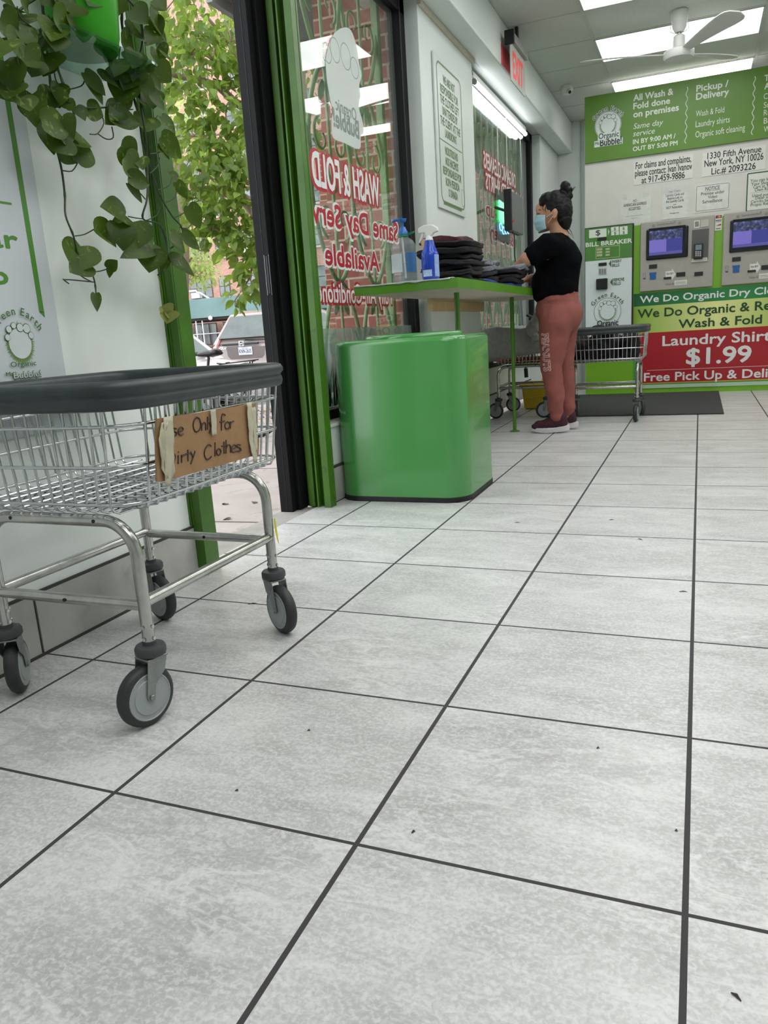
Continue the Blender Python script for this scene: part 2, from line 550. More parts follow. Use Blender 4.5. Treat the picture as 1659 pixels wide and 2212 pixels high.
# door opening: left green post, right black jamb, gate guide rails
b = MB()
b.box(-.74, -.571, 1.098, 1.108, 0, HC); b.box(-.583, -.571, 1.098, 1.172, 0, HC)
b.box(-.74, -.585, 1.16, 1.172, 0, HC); b.box(-.618, -.606, 1.088, 1.10, .17, HC); b.box(-.606, -.600, 1.094, 1.10, .17, HC)
struct(b, 'trim_7', M_greend, bevel=.002)
b = MB()
b.box(-.795, -.735, 1.978, 2.12, -.02, HC); b.box(-.735, -.716, 2.02, 2.12, 0, HC)
b.mi = 1; b.box(-.762, -.759, 1.9765, 1.979, 0, HC); b.box(-.716, -.704, 2.09, 2.12, 0, HC)
b.box(-.752, -.742, 1.9755, 1.979, .93, 1.08)
door = struct(b, 'door_1', [M_black, M_blackd], bevel=.0015)
b = MB(); b.tube([(-.757, 1.977, .925), (-.757, 1.977, 1.085), (-.737, 1.977, 1.085), (-.737, 1.977, .925)], .0015, 6, True)
b.build('strike_plate', mat('brushed_steel', (170, 172, 174), .3, 1), door)
b = MB()
b.box(-.704, -.585, 2.105, 2.118, 0, HC); b.box(-.704, -.674, 2.078, 2.106, 0, HC); b.box(-.656, -.648, 2.066, 2.106, 0, HC)
b.box(-.619, -.587, 2.064, 2.106, 0, HC)
struct(b, 'trim_8', M_greend, bevel=.0015)
# header over the door opening
struct(MB().box(-.8, -.62, 1.17, 2.12, 2.5, 2.60), 'door_2', M_black)


# windows: black frame, pane, sill ledge
def window(name, y0, y1, z0, z1):
    f = MB()
    f.box(-.775, -.702, y1 - .085, y1, z0, z1); f.box(-.775, -.702, y0, y0 + .02, z0, z1)
    f.box(-.775, -.702, y0, y1, z0, z0 + .05); f.box(-.775, -.702, y0, y1, z1 - .08, z1)
    f.mi = 1; f.box(-.702, -.698, y1 - .088, y1 - .075, z0, z1)
    wo = struct(f, name, [M_black, M_blackd], bevel=.002)
    MB().box(-.728, -.722, y0 + .01, y1 - .07, z0 + .03, z1 - .05).build('pane', M_glass, wo)
    return wo


win1 = window('window_1', 2.118, 3.70, .352, 2.572)
win2 = window('window_2', 4.84, 7.35, .40, 2.572)
struct(MB().box(-.715, -.612, 2.118, 3.70, .345, .358), 'window_3', M_white)   # sill ledge
struct(MB().box(-.76, -.70, 4.84, 7.35, .39, .402), 'window_4', M_white)

# partition wall with the machines
M_pw = mat('partition_white', (205, 203, 196), .5, var=.03)
struct(MB().box(-.148, 4.6, 7.10, 7.25, 0, 2.765), 'wall_far', M_pw)
struct(MB().box(-.146, 4.6, 7.09, 7.10, 0, 1.585), 'trim_9', M_lime)
struct(MB().box(-.36, -.33, 8.375, 8.4, 0, HC), 'trim_10', mat('grey_corner_strip', (170, 178, 175), .5))

# street side: sidewalk, curb, roadway
def sidewalk_z(x, y): return -.022 - .02 * (-.76 - x) - .018 * (y - 1.2)


b = MB()
b.grid(lambda u, v: Vec((-5.7 + u * 4.92, -6 + v * 40, sidewalk_z(-5.7 + u * 4.92, -6 + v * 40))), 4, 8)
struct(b, 'ground', M_conc)
b = MB()
for k in range(-3, 18):
    y = .4 + 1.5 * k
    b.face([Vec((x, yy, sidewalk_z(x, yy) + .002)) for x, yy in ((-.80, y), (-5.7, y), (-5.7, y + .012), (-.80, y + .012))])
for x in (-2.05, -3.4, -4.75):
    b.face([Vec((xx, yy, sidewalk_z(xx, yy) + .002)) for xx, yy in ((x, -6), (x + .012, -6), (x + .012, 30), (x, 30))])
struct(b, 'trim_11', mat('sidewalk_joint', (116, 107, 102), .9))
b = MB(); n = 8
for k in range(n):
    y0, y1 = -6 + 5 * k, -1 + 5 * k
    za, zb = sidewalk_z(-5.7, y0), sidewalk_z(-5.7, y1)
    b.add([(-5.85, y0, za), (-5.69, y0, za), (-5.69, y1, zb), (-5.85, y1, zb), (-5.85, y0, za - .5), (-5.69, y0, za - .5), (-5.69, y1, zb - .5), (-5.85, y1, zb - .5)],
          [(0, 1, 2, 3), (0, 3, 7, 4), (1, 5, 6, 2), (0, 4, 5, 1), (3, 2, 6, 7)])
struct(b, 'kerb', mat('kerb_stone', (170, 163, 158), .85))
b = MB(); b.grid(lambda u, v: Vec((-70 + u * 95, -6 + v * 66, -.22 - .014 * max(0, min(14, (-6 + v * 66))))), 6, 34)
struct(b, 'street', M_asph)
# ================================================================ LIGHT FIXTURES
def lamp_mat(name, rgb, s):
    m = bpy.data.materials.new(name); m.use_nodes = True; N = NT(m); b = N.n['Principled BSDF']
    b.inputs['Base Color'].default_value = (.8, .8, .8, 1); b.inputs['Emission Color'].default_value = (*lin(rgb), 1); b.inputs['Emission Strength'].default_value = s
    MATS[name] = m; return m


M_diff = lamp_mat('lit_diffuser', (254, 254, 253), LAMP)
M_tube = lamp_mat('lit_fluorescent_tube', (250, 253, 255), 7)
proto = None
WH = ('nearest the street bulkhead', 'in the middle row', 'in the row farthest from the street')
n = 0
for j in range(8):
    y0 = 4.705 + 1.22 * (2 - j)
    for i in range(2):
        x0 = .09 + (2.44 if j < 4 else 1.22) * i  # unseen near rows are added closer together to brighten the foreground
        if y0 < -3.4: continue
        if i == 0 and j < 3:
            lab = ('bright recessed ceiling light panel partly hidden behind the top of the green banner', 'bright recessed ceiling light panel right behind the ceiling fan',
                   'bright recessed ceiling light panel cut by the top edge of the photo')[j]
        else: lab = 'unseen recessed ceiling light panel added to light the room'
        if proto is None:
            t = thing('ceiling_light', lab, 'ceiling light', (x0, y0, HC), 'recessed ceiling lights')
            b = MB()
            for a in ((-.012, 1.192, -.012, 0), (-.012, 1.192, .56, .575), (-.012, 0, -.012, .575), (1.18, 1.192, -.012, .575)):
                b.box(x0 + a[0], x0 + a[1], y0 + a[2], y0 + a[3], HC - .008, HC - .001)
            b.build('frame', M_tbar, t)
            MB().box(x0, x0 + 1.18, y0, y0 + .56, HC - .005, HC - .002).build('diffuser', M_diff, t)
            proto = t
        else:
            t = copy_tree(proto); t.location = (x0, y0, HC); t['label'] = lab

# twin fluorescent batten under the bulkhead at the second window
t = thing('fluorescent_batten', 'lit twin-tube fluorescent batten along the top of the far window', 'light', (-.67, 5.9, 2.44))
b = MB(); b.box(-.70, -.655, 4.98, 6.86, 2.495, 2.54); b.build('housing', M_white, t, bevel=.004)
MB().cyl((-.657, 5.04, 2.475), (-.657, 6.82, 2.475), .017, n=14).build('tube', M_tube, t, smooth=60)
MB().cyl((-.70, 5.04, 2.455), (-.70, 6.82, 2.455), .017, n=14).build('tube', M_tube, t, smooth=60)
for y in (5.03, 6.83):
    for x, z in ((-.657, 2.475), (-.70, 2.455)): b = MB(); b.cyl((x, y - .012, z), (x, y + .012, z), .02); b.build('end_cap', mat('grey_plastic', (150, 154, 154), .5), t, smooth=40)
b = MB()
b.tube([(-.66, 5.0, 2.50), (-.65, 4.95, 2.53), (-.655, 4.90, 2.52), (-.65, 4.88, 2.56)], .004, 6)
b.build('wire', mat('grey_plastic', (150, 154, 154), .5), t, smooth=40)

# ================================================================ CEILING FAN
FX, FY = .71, 5.663
t = thing('ceiling_fan', 'white three-blade ceiling fan hanging below the light panels', 'ceiling fan', (FX, FY, 2.52))
M_fan = mat('white_fan_enamel', (206, 208, 204), .4, var=.03, vs=12)
b = MB(); b.lathe([(0, 0), (.03, 0), (.048, .03), (.058, .085), (.06, .135), (.052, .145), (0, .145)], (FX, FY, 2.725), n=24); b.build('canopy', M_fan, t, smooth=40)
for s in (-1, 1):
    b = MB(); b.tube([(FX + s * .058, FY, 2.79), (FX + s * .062, FY, 2.74), (FX + s * .03, FY, 2.722)], .004, 6); b.build('canopy_bracket', M_white, t)
MB().cyl((FX, FY, 2.70), (FX, FY, 2.74), .013).build('downrod', mat('zinc_rod', (150, 152, 150), .3, .8), t, smooth=60)
b = MB(); b.lathe([(0, .085), (.028, .085), (.042, .075), (.044, 0), (0, 0)], (FX, FY, 2.625), n=24); b.build('motor_neck', M_fan, t, smooth=40)
b = MB(); b.lathe([(0, .07), (.085, .07), (.105, .058), (.108, .025), (.098, .006), (.07, 0), (0, .001)], (FX, FY, 2.545), n=32); b.build('motor_housing', M_fan, t, smooth=40)
for a, tz, rise in ((-57, -.26, .0), (-176.5, -.24, .045), (57, .16, .05)):
    a = math.radians(a); d = Vec((math.cos(a), math.sin(a), 0)); s = Vec((-math.sin(a), math.cos(a), tz)).normalized()

    def blade(u, v, d=d, s=s, rise=rise):
        k = u; r = .08 + .62 * k
        wd = (.030 + .048 * min(1, k / .75)) * (1 if k < .86 else math.sqrt(max(0.01, 1 - ((k - .86) / .14) ** 2)))
        return Vec((FX, FY, 2.594)) + d * r + s * (wd * (v * 2 - 1)) + Z * (.012 * math.sin(k * 2.6) + rise * k)
    b = MB(); b.grid(blade, 22, 7); o = b.build('blade', M_fan, t, smooth=60)
    m = o.modifiers.new('thick', 'SOLIDIFY'); m.thickness = .006

# ================================================================ EXIT SIGN, DOME CAMERA
t = thing('exit_sign', 'edge-lit EXIT sign with red letters hanging beside the bulkhead', 'exit sign', (-.40, 5.29, 2.44))
M_exw = mat('exit_panel', (196, 196, 188), .25)
b = MB(); b.box(-.403, -.397, 5.08, 5.56, 2.455, 2.71); b.build('panel', M_exw, t)
b = MB(); b.box(-.43, -.37, 5.08, 5.58, 2.71, 2.765); b.build('housing', mat('grey_housing', (140, 144, 142), .4), t, bevel=.006)
b = MB(); b.box(-.435, -.365, 5.055, 5.085, 2.685, 2.775); b.build('end_cap', M_blackd, t, bevel=.004)
b = MB(); b.box(-.41, -.39, 5.30, 5.34, 2.765, HC); b.build('mount', M_blackd, t)
M_red = mat('exit_red', (206, 40, 44), .4, emit=(255, 50, 50), es=.25)
b = MB(); b.text('EXIT', (-.396, 5.15, 2.495), Y, Z, .34, .165, .03); b.mi = 0
b.build('lettering', M_red, t)
b = MB(); b.box(-.462, -.458, 5.06, 5.42, 2.565, 2.70)  # pink sheet paints the sign's red glow on the bulkhead
b.build('painted_red_glow', mat('exit_glow_paint', (222, 92, 104), .5), t)
t = thing('dome_camera', 'small white security camera on the ceiling corner', 'camera', (-.30, 7.0, 2.80))
b = MB(); b.lathe([(0, 0), (.05, 0), (.058, -.03), (.05, -.06), (.03, -.075), (0, -.078)], (-.30, 7.0, HC), n=20); b.build('body', M_fan, t, smooth=50)
b = MB(); b.cyl((-.275, 6.955, 2.81), (-.262, 6.93, 2.795), .022); b.mi = 1; b.cyl((-.263, 6.931, 2.796), (-.26, 6.925, 2.792), .014)
b.build('lens', [M_fan, M_blackd], t, smooth=50)

# ================================================================ WALL NOTICE ON THE PIER
M_sgreen = mat('sign_green', (104, 132, 92), .5, var=.02)
M_swhite = mat('sign_white', (205, 212, 207), .35, var=.02)
t = thing('notice_board', 'tall white bilingual notice with green capitals on the pier', 'sign', (-.615, 4.2, 1.48))
MB().box(-.618, -.606, 3.915, 4.50, 1.482, 2.36).build('board', M_swhite, t, bevel=.002)
b = MB(); xx = -.6052


def ring(b, poly, wd, o, ux, uy):
    """thin outline strip following a closed polygon"""
    n = len(poly); cx = sum(p[0] for p in poly) / n; cy = sum(p[1] for p in poly) / n
    vs = []
    for i in range(n):
        p, q, r = Vec(poly[i - 1]), Vec(poly[i]), Vec(poly[(i + 1) % n])
        t_ = (r - p)
        nn = Vec((-t_.y, t_.x)).normalized()
        vs.append(q + nn * wd)
    a = [Vec(o) + Vec(ux) * p[0] + Vec(uy) * p[1] for p in poly]; c = [Vec(o) + Vec(ux) * p.x + Vec(uy) * p.y for p in vs]
    return b.add(a + c, [(i, (i + 1) % n, n + (i + 1) % n, n + i) for i in range(n)])


ring(b, rrect(.262, .405, .055, 6, 4.222, 1.925), .012, (xx, 0, 0), Y, Z)
b.box(-.606, xx, 3.975, 4.455, 1.885, 1.891)
b.box(-.606, xx, 4.00, 4.40, 1.508, 1.522)
L = ['WE ARE NOT', 'RESPONSIBLE FOR', 'THE CLOTHES LEFT', 'UNATTENDED BY', 'THE CLIENT AT THE', 'LAUNDROMAT']
for i, s in enumerate(L):
    b.text(s, (xx, 4.215, 2.232 - i * .062), Y, Z, 0, .042, .025, center=True) if False else b.text(s, (xx, 4.215 - .0125 * len(s), 2.225 - i * .0615), Y, Z, .025 * len(s), .046, .03)
for i, s in enumerate(['NOSOTROS NO', 'NOS HACEMOS', 'RESPONSABLES POR', 'ROPA PERDIDA', 'O DANADA']):
    b.text(s, (xx, 4.215 - .0125 * len(s), 1.815 - i * .0615), Y, Z, .025 * len(s), .046, .03)
ring(b, rrect(.035, .055, .03, 5, 4.44, 1.60), .003, (xx, 0, 0), Y, Z)
b.build('lettering', M_sgreen, t)

# ================================================================ FAR WALL: BANNERS, NOTICES, MACHINES
YW = 7.10


def W(u, v): p = pY(u, v, YW); return p.x, p.z
def W5(u, v): return W(1240 + u * .25256, v * .25256)
def W6(u, v): return W(1240 + u * .25256, 400 + v * .25256)


def wtext(b, WF, s, u0, vb, vt, u1, vr, yy, ref=None, bold=0, shear=0):
    x0, z0 = WF(u0, vb); _, z1 = WF(u0, vt); x1, _ = WF(u1, vr)
    return b.text(s, (x0, yy, z0), X, Z, x1 - x0, z1 - z0, bold, shear, ref)


def wbox(b, WF, u0, v0, u1, v1, ya, yb):
    """box on the far wall from its top-left and bottom-right corners"""
    x0, z1 = WF(u0, v0); x1, z0 = WF(u1, v1); return b.box(x0, x1, ya, yb, z0, z1)


def wline(b, WF, u0, v, u1, h, ya, yb):
    """thin level rule on the far wall starting at u0, v"""
    x0, z1 = WF(u0, v); x1, _ = WF(u1, v); return b.box(x0, x1, ya, yb, z1 - h, z1)


def emblem(b, o, ux, uy, nrm, R, cols, ring_=True, disc=True):
    """round laundry emblem: sunburst, plain suds disc, arched words. cols = burst, disc, ink material slots"""
    o, ux, uy, nrm = Vec(o), Vec(ux), Vec(uy), Vec(nrm)
    if disc:
        b.mi = cols[1]; b.face([o + ux * R * 1.06 * math.cos(a * PI / 24) + uy * R * 1.06 * math.sin(a * PI / 24) for a in range(48)])
    b.mi = cols[0]; pts = []
    for i in range(112):
        r = R * (.92 if i % 2 else .66) * (1 + .05 * math.sin(i * 1.7)); a = 2 * PI * i / 112
        pts.append(o + nrm * .0006 + ux * r * .82 * math.cos(a) + uy * r * .95 * math.sin(a))
    b.face(pts)
    b.mi = cols[1]; b.face([o + nrm * .0012 + ux * R * .56 * math.cos(a * PI / 20) + uy * R * .60 * math.sin(a * PI / 20) for a in range(40)])
    suds = [(-.46, .56, .15), (-.2, .7, .13), (.1, .62, .18), (.42, .58, .2), (.6, .3, .15), (-.58, .25, .14)]
    for x, y, r in suds:
        b.mi = cols[2]; b.face([o + nrm * .0018 + ux * R * (x + r * math.cos(a * PI / 10)) + uy * R * (y + r * math.sin(a * PI / 10)) for a in range(20)])
        b.mi = cols[1]; b.face([o + nrm * .0024 + ux * R * (x + r * .86 * math.cos(a * PI / 10)) + uy * R * (y + r * .86 * math.sin(a * PI / 10)) for a in range(20)])
    b.mi = cols[2]
    if ring_: ring(b, [(R * 1.03 * math.cos(a * PI / 24), R * 1.03 * math.sin(a * PI / 24)) for a in range(48)], .0016 + R * .01, o + nrm * .0026, ux, uy)
    b.arctext('Green Earth', o + nrm * .003, ux, uy, R * 1.12, 2.75, .40, R * .30, .012)


M_bgreen = mat('banner_green', (88, 128, 42), .4, var=.03)
M_ink = mat('pale_print', (214, 220, 208), .45, var=.01)
M_dark = mat('black_print', (22, 24, 26), .5, var=.01)
M_dgreen = mat('dark_green_print', (34, 84, 50), .45, var=.02)
M_paper = mat('notice_paper', (214, 213, 206), .4, var=.03)
M_lam = mat('laminated_paper', (208, 209, 203), .2, var=.05, vs=30)
# big green banner
t = thing('service_banner', 'big green price banner along the top of the far wall', 'banner', (1.2, 7.09, 2.19))
MB().box(-.148, 3.0, 7.078, 7.0995, 2.19, 2.765).build('board', M_bgreen, t, bevel=.002)
b = MB(); yb = 7.0765
wtext(b, W5, 'All Wash &', 510, 870, 818, 848, 800, yb, bold=.03)
wtext(b, W5, 'Fold done', 510, 940, 890, 820, 900, yb, bold=.03)
wtext(b, W5, 'on premises', 510, 1010, 958, 895, 960, yb, 'on premises', .03)
wtext(b, W5, 'Same day', 508, 1110, 1064, 765, 1060, yb, shear=.25)
wtext(b, W5, 'service', 506, 1172, 1126, 692, 1140, yb, shear=.25)
wtext(b, W5, 'IN BY 9:00 AM /', 506, 1238, 1200, 868, 1180, yb, bold=.025)
wtext(b, W5, 'OUT BY 5:00 PM', 505, 1298, 1262, 885, 1240, yb, bold=.025)
wtext(b, W5, 'Pickup /', 1047, 790, 738, 1318, 740, yb, bold=.03)
wtext(b, W5, 'Delivery', 1045, 860, 806, 1322, 820, yb, bold=.03)
wtext(b, W5, 'Wash & Fold', 1042, 1003, 955, 1284, 960, yb)
wtext(b, W5, 'Laundry shirts', 1040, 1094, 1042, 1331, 1050, yb)
wtext(b, W5, 'Organic soft cleaning', 1038, 1182, 1130, 1460, 1130, yb)
for i, (s, v) in enumerate((('Tailoring &', 700), ('Alterations', 770))): wtext(b, W5, s, 1627, v, v - 50, 1920, v - 60, yb, bold=.03)
for i, (s, v) in enumerate((('Comforters', 856), ('Suede & leather', 930), ('Rugs', 995), ('Blankets', 1064), ('Wedding gowns', 1135))): wtext(b, W5, s, 1620, v, v - 48, 1624 + 26 * len(s), v - 60, yb)
for u0, va, vb2 in ((967, 750, 1230), (1544, 660, 1155)):
    x0, z1 = W5(u0, va); _, z0 = W5(u0, vb2)
    pts = [(x0 + .008 * math.sin(i * .95), yb, z1 + (z0 - z1) * i / 40) for i in range(41)]
    b.tube(pts, .0035, 5)
b.build('lettering', M_ink, t)
b = MB(); x0, z0 = W5(292, 1090)
emblem(b, (x0, yb + .0005, z0 + .016), X, Z, -Y, .113, (1, 0, 2))
b.mi = 0; b.arctext('Green Earth', (x0, yb - .0019, z0 + .016), X, Z, .113 * 1.12, 2.75, .40, .113 * .30, .10)
b.mi = 2
wtext(b, W5, 'Organic', 214, 1196, 1150, 386, 1170, yb - .004, bold=.012)
b.mi = 0; wbox(b, W5, 176, 1214, 418, 1232, yb - .0012, yb - .001); wbox(b, W5, 206, 1150, 396, 1180, yb - .0035, yb - .0025)
b.mi = 2; wtext(b, W5, 'Ms', 184, 1246, 1222, 218, 1240, yb - .003, bold=.01); wtext(b, W5, 'Bubble!', 226, 1256, 1198, 408, 1230, yb - .003, bold=.02)
b.build('emblem', [mat('emblem_white', (206, 214, 210), .4), mat('emblem_shade', (74, 96, 72), .5), mat('emblem_ink', (30, 44, 34), .5)], t)


# printed papers
def paper(name, label, WF, c0, c1, lines, mats=None, frame=None, thick=.004):
    x0, z1 = WF(*c0); x1, z0 = WF(*c1)
    t = thing(name, label, 'notice', ((x0 + x1) / 2, 7.095, z0), 'notices on the far wall')
    MB().box(x0, x1, 7.10 - thick, 7.10, z0, z1).build('sheet', mats or M_lam, t)
    b = MB(); yy = 7.10 - thick - .0008
    for s, u0, vb, vt, u1, vr in lines: wtext(b, WF, s, u0, vb, vt, u1, vr, yy, bold=.012)
    if frame:
        for (a0, a1, wd) in frame:
            xa, zb_ = WF(*a0); xb, za_ = WF(*a1)
            ring(b, rrect((xb - xa) / 2, abs(zb_ - za_) / 2, .012, 4, (xa + xb) / 2, (zb_ + za_) / 2), wd, (0, yy, 0), X, Z)
    return t, b, yy


t, b, yy = paper('claims_notice', 'white card with a claims phone number in bold below the green banner', W5, (512, 1385), (1012, 1522), [
    ('For claims and complaints,', 528, 1448, 1392, 1002, 1370), ('please contact: Ivan Ivanov', 522, 1512, 1456, 1008, 1440), ('at 917-459-9886', 578, 1570, 1516, 946, 1520)], M_paper)
b.build('lettering', M_dark, t)
t, b, yy = paper('address_notice', 'white card with the shop address and licence in bold', W5, (1100, 1312), (1634, 1445), [
    ('1330 Fifth Avenue', 1140, 1362, 1310, 1600, 1300), ('New York, NY 10026', 1115, 1430, 1374, 1618, 1360), ('Lic.# 2093226', 1175, 1494, 1440, 1552, 1440)], M_paper)
b.build('lettering', M_dark, t)
t, b, yy = paper('card_notice', 'small taped paper saying no card of one kind accepted, above the bill changer', W5, (388, 1695), (655, 1790 + 150), [
    ('NO', 506, 1728, 1709, 537, 1725), ('AMERICAN EXPRESS', 424, 1770, 1748, 620, 1752), ('ACCEPTED.', 466, 1800, 1778, 572, 1790)])
for u0, u1, v in ((506, 537, 1732), (424, 620, 1766), (466, 572, 1800)):
    wline(b, W5, u0, v, u1, .002, yy, yy + .0004)
for u0, u1, v in ((445, 590, 1852), (492, 545, 1868)): wline(b, W5, u0, v, u1, .002, yy, yy + .0004)
b.build('lettering', mat('faint_print', (70, 72, 72), .5), t)
b = MB(); wbox(b, W5, 425, 1668, 450, 1705, 7.094, 7.0945); wbox(b, W5, 590, 1650, 635, 1680, 7.094, 7.0945)
b.build('tape', veil('clear_tape', (225, 228, 226), .22, .15), t)
t, b, yy = paper('refund_notice', 'small taped paper about laundry cards between two other papers', W5, (756, 1598), (972, 1858), [
    ('Dear Clients,', 810, 1650, 1632, 915, 1636), ('Laundry Cards and', 786, 1684, 1664, 940, 1664), ('Balance Left on', 800, 1710, 1690, 925, 1690), ('the Laundry Cards', 786, 1738, 1716, 938, 1718),
    ('are', 850, 1756, 1742, 874, 1750), ('NOT Refundable.', 790, 1790, 1770, 930, 1776), ('Management', 820, 1832, 1820, 898, 1830)])
b.build('lettering', MATS['faint_print'], t)
b = MB(); wbox(b, W5, 760, 1590, 978, 1640, 7.094, 7.0945); b.build('tape', MATS['clear_tape'], t)
t, b, yy = paper('surveillance_notice', 'white framed paper headed NOTICE about video surveillance', W5, (1036, 1580), (1330, 1790), [
    ('NOTICE', 1125, 1632, 1602, 1246, 1610), ('Premise under', 1086, 1674, 1648, 1286, 1650), ('Video', 1145, 1700, 1674, 1224, 1690), ('Surveillance', 1098, 1742, 1714, 1266, 1724)],
    None, [((1048, 1596), (1320, 1780), .003)])
wline(b, W5, 1125, 1637, 1246, .002, yy, yy + .0004)
b.build('lettering', MATS['faint_print'], t)
t, b, yy = paper('cart_notice', 'white notice with a green border at the right edge about leaving shopping carts', W5, (1478, 1480), (1900, 1770), [
    ('You can leave', 1508, 1562, 1536, 1720, 1530), ('Your Shopping', 1515, 1590, 1564, 1730, 1560), ('Cart at Your', 1533, 1614, 1590, 1716, 1590), ('Own Risk', 1545, 1640, 1614, 1690, 1620),
    ('Usted puede', 1524, 1688, 1664, 1700, 1660), ('Dejar su', 1552, 1708, 1684, 1670, 1690), ('Carrito bajo', 1512, 1740, 1716, 1690, 1710), ('Propio Riesgo', 1510, 1768, 1742, 1710, 1740)], M_paper,
    [((1481, 1483), (1896, 1768), .010)])
wline(b, W5, 1510, 1652, 1800, .0015, yy, yy + .0004)
b.build('lettering', M_dgreen, t)

# ---- bill changer
M_mwhite = mat('machine_white', (208, 214, 216), .35, var=.02)
M_mgreen = mat('machine_green', (72, 124, 52), .4, var=.03)
XB0, XB1 = -.146, .305
t = thing('bill_changer', 'white and green bill changing machine in a black frame', 'vending machine', (.08, 7.05, .40))
MB().box(XB0, XB1, 7.045, 7.09, .40, 1.605).build('frame', mat('black_frame', (24, 26, 26), .4), t, bevel=.003)
zs = W6(300, 640)[1]
MB().box(XB0 + .006, XB1 - .012, 7.038, 7.05, .415, zs).build('lower_panel', M_mwhite, t)
MB().box(XB0 + .006, XB1 - .012, 7.038, 7.05, zs, 1.595).build('upper_panel', M_mgreen, t)
b = MB(); yy = 7.0365
wtext(b, W6, 'BILL BREAKER', 108, 534, 500, 500, 495, yy, bold=.04)
wbox(b, W6, 136, 390, 284, 444, yy, yy + .001)
for u, v in ((322, 366), (396, 362), (324, 402), (397, 396)): wbox(b, W6, u, v, u + 66, v + 27, yy, yy + .001)
x0, z0 = W6(298, 405); b.face([(x0, yy, z0 - .03), (x0 + .012, yy, z0), (x0, yy, z0 + .03)])
b.mi = 1
wtext(b, W6, '$', 192, 436, 392, 232, 414, yy - .001, bold=.01)
for u, v in ((346, 388), (420, 384), (348, 424), (421, 418)): wtext(b, W6, '$', u, v + 4, v - 18, u + 18, v, yy - .001)
b.mi = 2
wtext(b, W6, 'INSERT', 332, 668, 646, 412, 660, yy, bold=.03); wtext(b, W6, 'BILLS', 332, 702, 678, 392, 690, yy, bold=.03)
wtext(b, W6, 'REMOVE', 344, 826, 800, 434, 815, yy, bold=.03); wtext(b, W6, 'BILLS', 344, 858, 834, 404, 845, yy, bold=.03)
for u, v in ((302, 675), (314, 832)):
    x0, z0 = W6(u, v); b.face([(x0, yy, z0), (x0 + .025, yy, z0 - .035), (x0 + .025, yy, z0 + .035)])
b.mi = 3; wbox(b, W6, 192, 535, 396, 618, yy, yy + .001); b.mi = 4; wbox(b, W6, 196, 539, 392, 614, yy - .001, yy)
b.mi = 3
for i in range(3): wbox(b, W6, 200, 546 + i * 25, 248, 560 + i * 25, yy - .002, yy - .001); wbox(b, W6, 276, 544 + i * 25, 312, 556 + i * 25, yy - .002, yy - .001)
b.build('lettering', [M_ink, mat('ink_charcoal', (40, 48, 44), .5), mat('print_green', (62, 98, 58), .5), mat('pale_buff', (172, 176, 140), .5), M_mgreen], t)
b = MB(); wbox(b, W6, 208, 458, 284, 472, 7.03, 7.04); b.build('bill_slot', M_blackd, t)
b = MB(); wbox(b, W6, 217, 670, 285, 690, 7.03, 7.04); b.build('bill_slot', M_blackd, t)
b = MB(); wbox(b, W6, 198, 806, 294, 890, 7.0, 7.04); b.build('bill_tray', mat('black_tray', (18, 19, 21), .35), t, bevel=.008)
b = MB(); wbox(b, W6, 217, 715, 285, 766, 7.034, 7.04); b.mi = 1
for i in range(3): wbox(b, W6, 222 + i * 21, 720, 236 + i * 21, 762, 7.032, 7.035)
b.build('sticker', [mat('grey_sticker', (176, 180, 176), .4), mat('grey_sticker_print', (120, 126, 122), .5)], t)
b = MB(); x0, z0 = W6(292, 1080)
emblem(b, (x0, yy, z0), X, Z, -Y, .125, (0, 1, 2))
b.mi = 3; wtext(b, W6, 'Organic', 206, 1206, 1160, 384, 1180, yy - .003, bold=.02)
b.build('emblem', [mat('emblem_green', (96, 120, 70), .5), M_mwhite, MATS['print_green'], M_dark], t)

# ---- payment kiosks
M_kgrey = mat('kiosk_grey', (160, 156, 148), .4, var=.03, vs=20)
M_bez = mat('screen_bezel', (16, 17, 19), .2)


def screen_mat():
    m = bpy.data.materials.new('kiosk_display'); m.use_nodes = True; N = NT(m); b = N.n['Principled BSDF']
    tc = N.new('ShaderNodeTexCoord'); sp = N.new('ShaderNodeSeparateXYZ'); N.link(tc.outputs['Generated'], sp.inputs[0])
    gx_, gz_ = sp.outputs[0], sp.outputs[2]
    left = N.math('LESS_THAN', gx_, .52)
    n = N.noise(9, 3, tc.outputs['Generated'])
    base = N.mix(left, lin((58, 62, 150)), lin((126, 114, 206)))
    top = N.math('GREATER_THAN', gz_, .62)
    ph = N.ramp(n, [(.4, lin((40, 44, 66))), (.55, lin((70, 78, 128))), (.7, lin((120, 130, 170)))])
    c = N.mix(top, base, ph)
    low = N.math('LESS_THAN', gz_, .12); c = N.mix(low, c, lin((92, 88, 168)))
    N.link(c, b.inputs['Emission Color']); b.inputs['Emission Strength'].default_value = .75
    b.inputs['Base Color'].default_value = (.02, .02, .03, 1); b.inputs['Roughness'].default_value = .15
    return m


M_scr = screen_mat()
x0, z1 = W6(572, 300); x1, _ = W6(1203, 300); z0 = W6(566, 915)[1]; z1 = W6(578, 325)[1]
k1 = thing('payment_kiosk', 'grey card payment kiosk with a lit screen beside the bill changer', 'payment kiosk', ((x0 + x1) / 2, 7.07, z0), 'payment kiosks')
MB().box(x0, x1, 7.062, 7.09, z0, z1).build('fascia', M_kgrey, k1, bevel=.008)
b = MB(); wbox(b, W6, 622, 385, 974, 615, 7.044, 7.07); bez = b.build('screen_surround', M_bez, k1, bevel=.012, bseg=3)
b = MB(); wbox(b, W6, 648, 400, 926, 582, 7.0425, 7.046); b.build('display', M_scr, bez)
b = MB(); wbox(b, W6, 642, 378, 950, 600, 7.0432, 7.045); b.build('glass_face', mat('dark_glass', (30, 32, 38), .08), bez)
b = MB(); wbox(b, W6, 1010, 388, 1146, 632, 7.058, 7.0635); b.mi = 1; wbox(b, W6, 1006, 632, 1140, 652, 7.05, 7.0635)
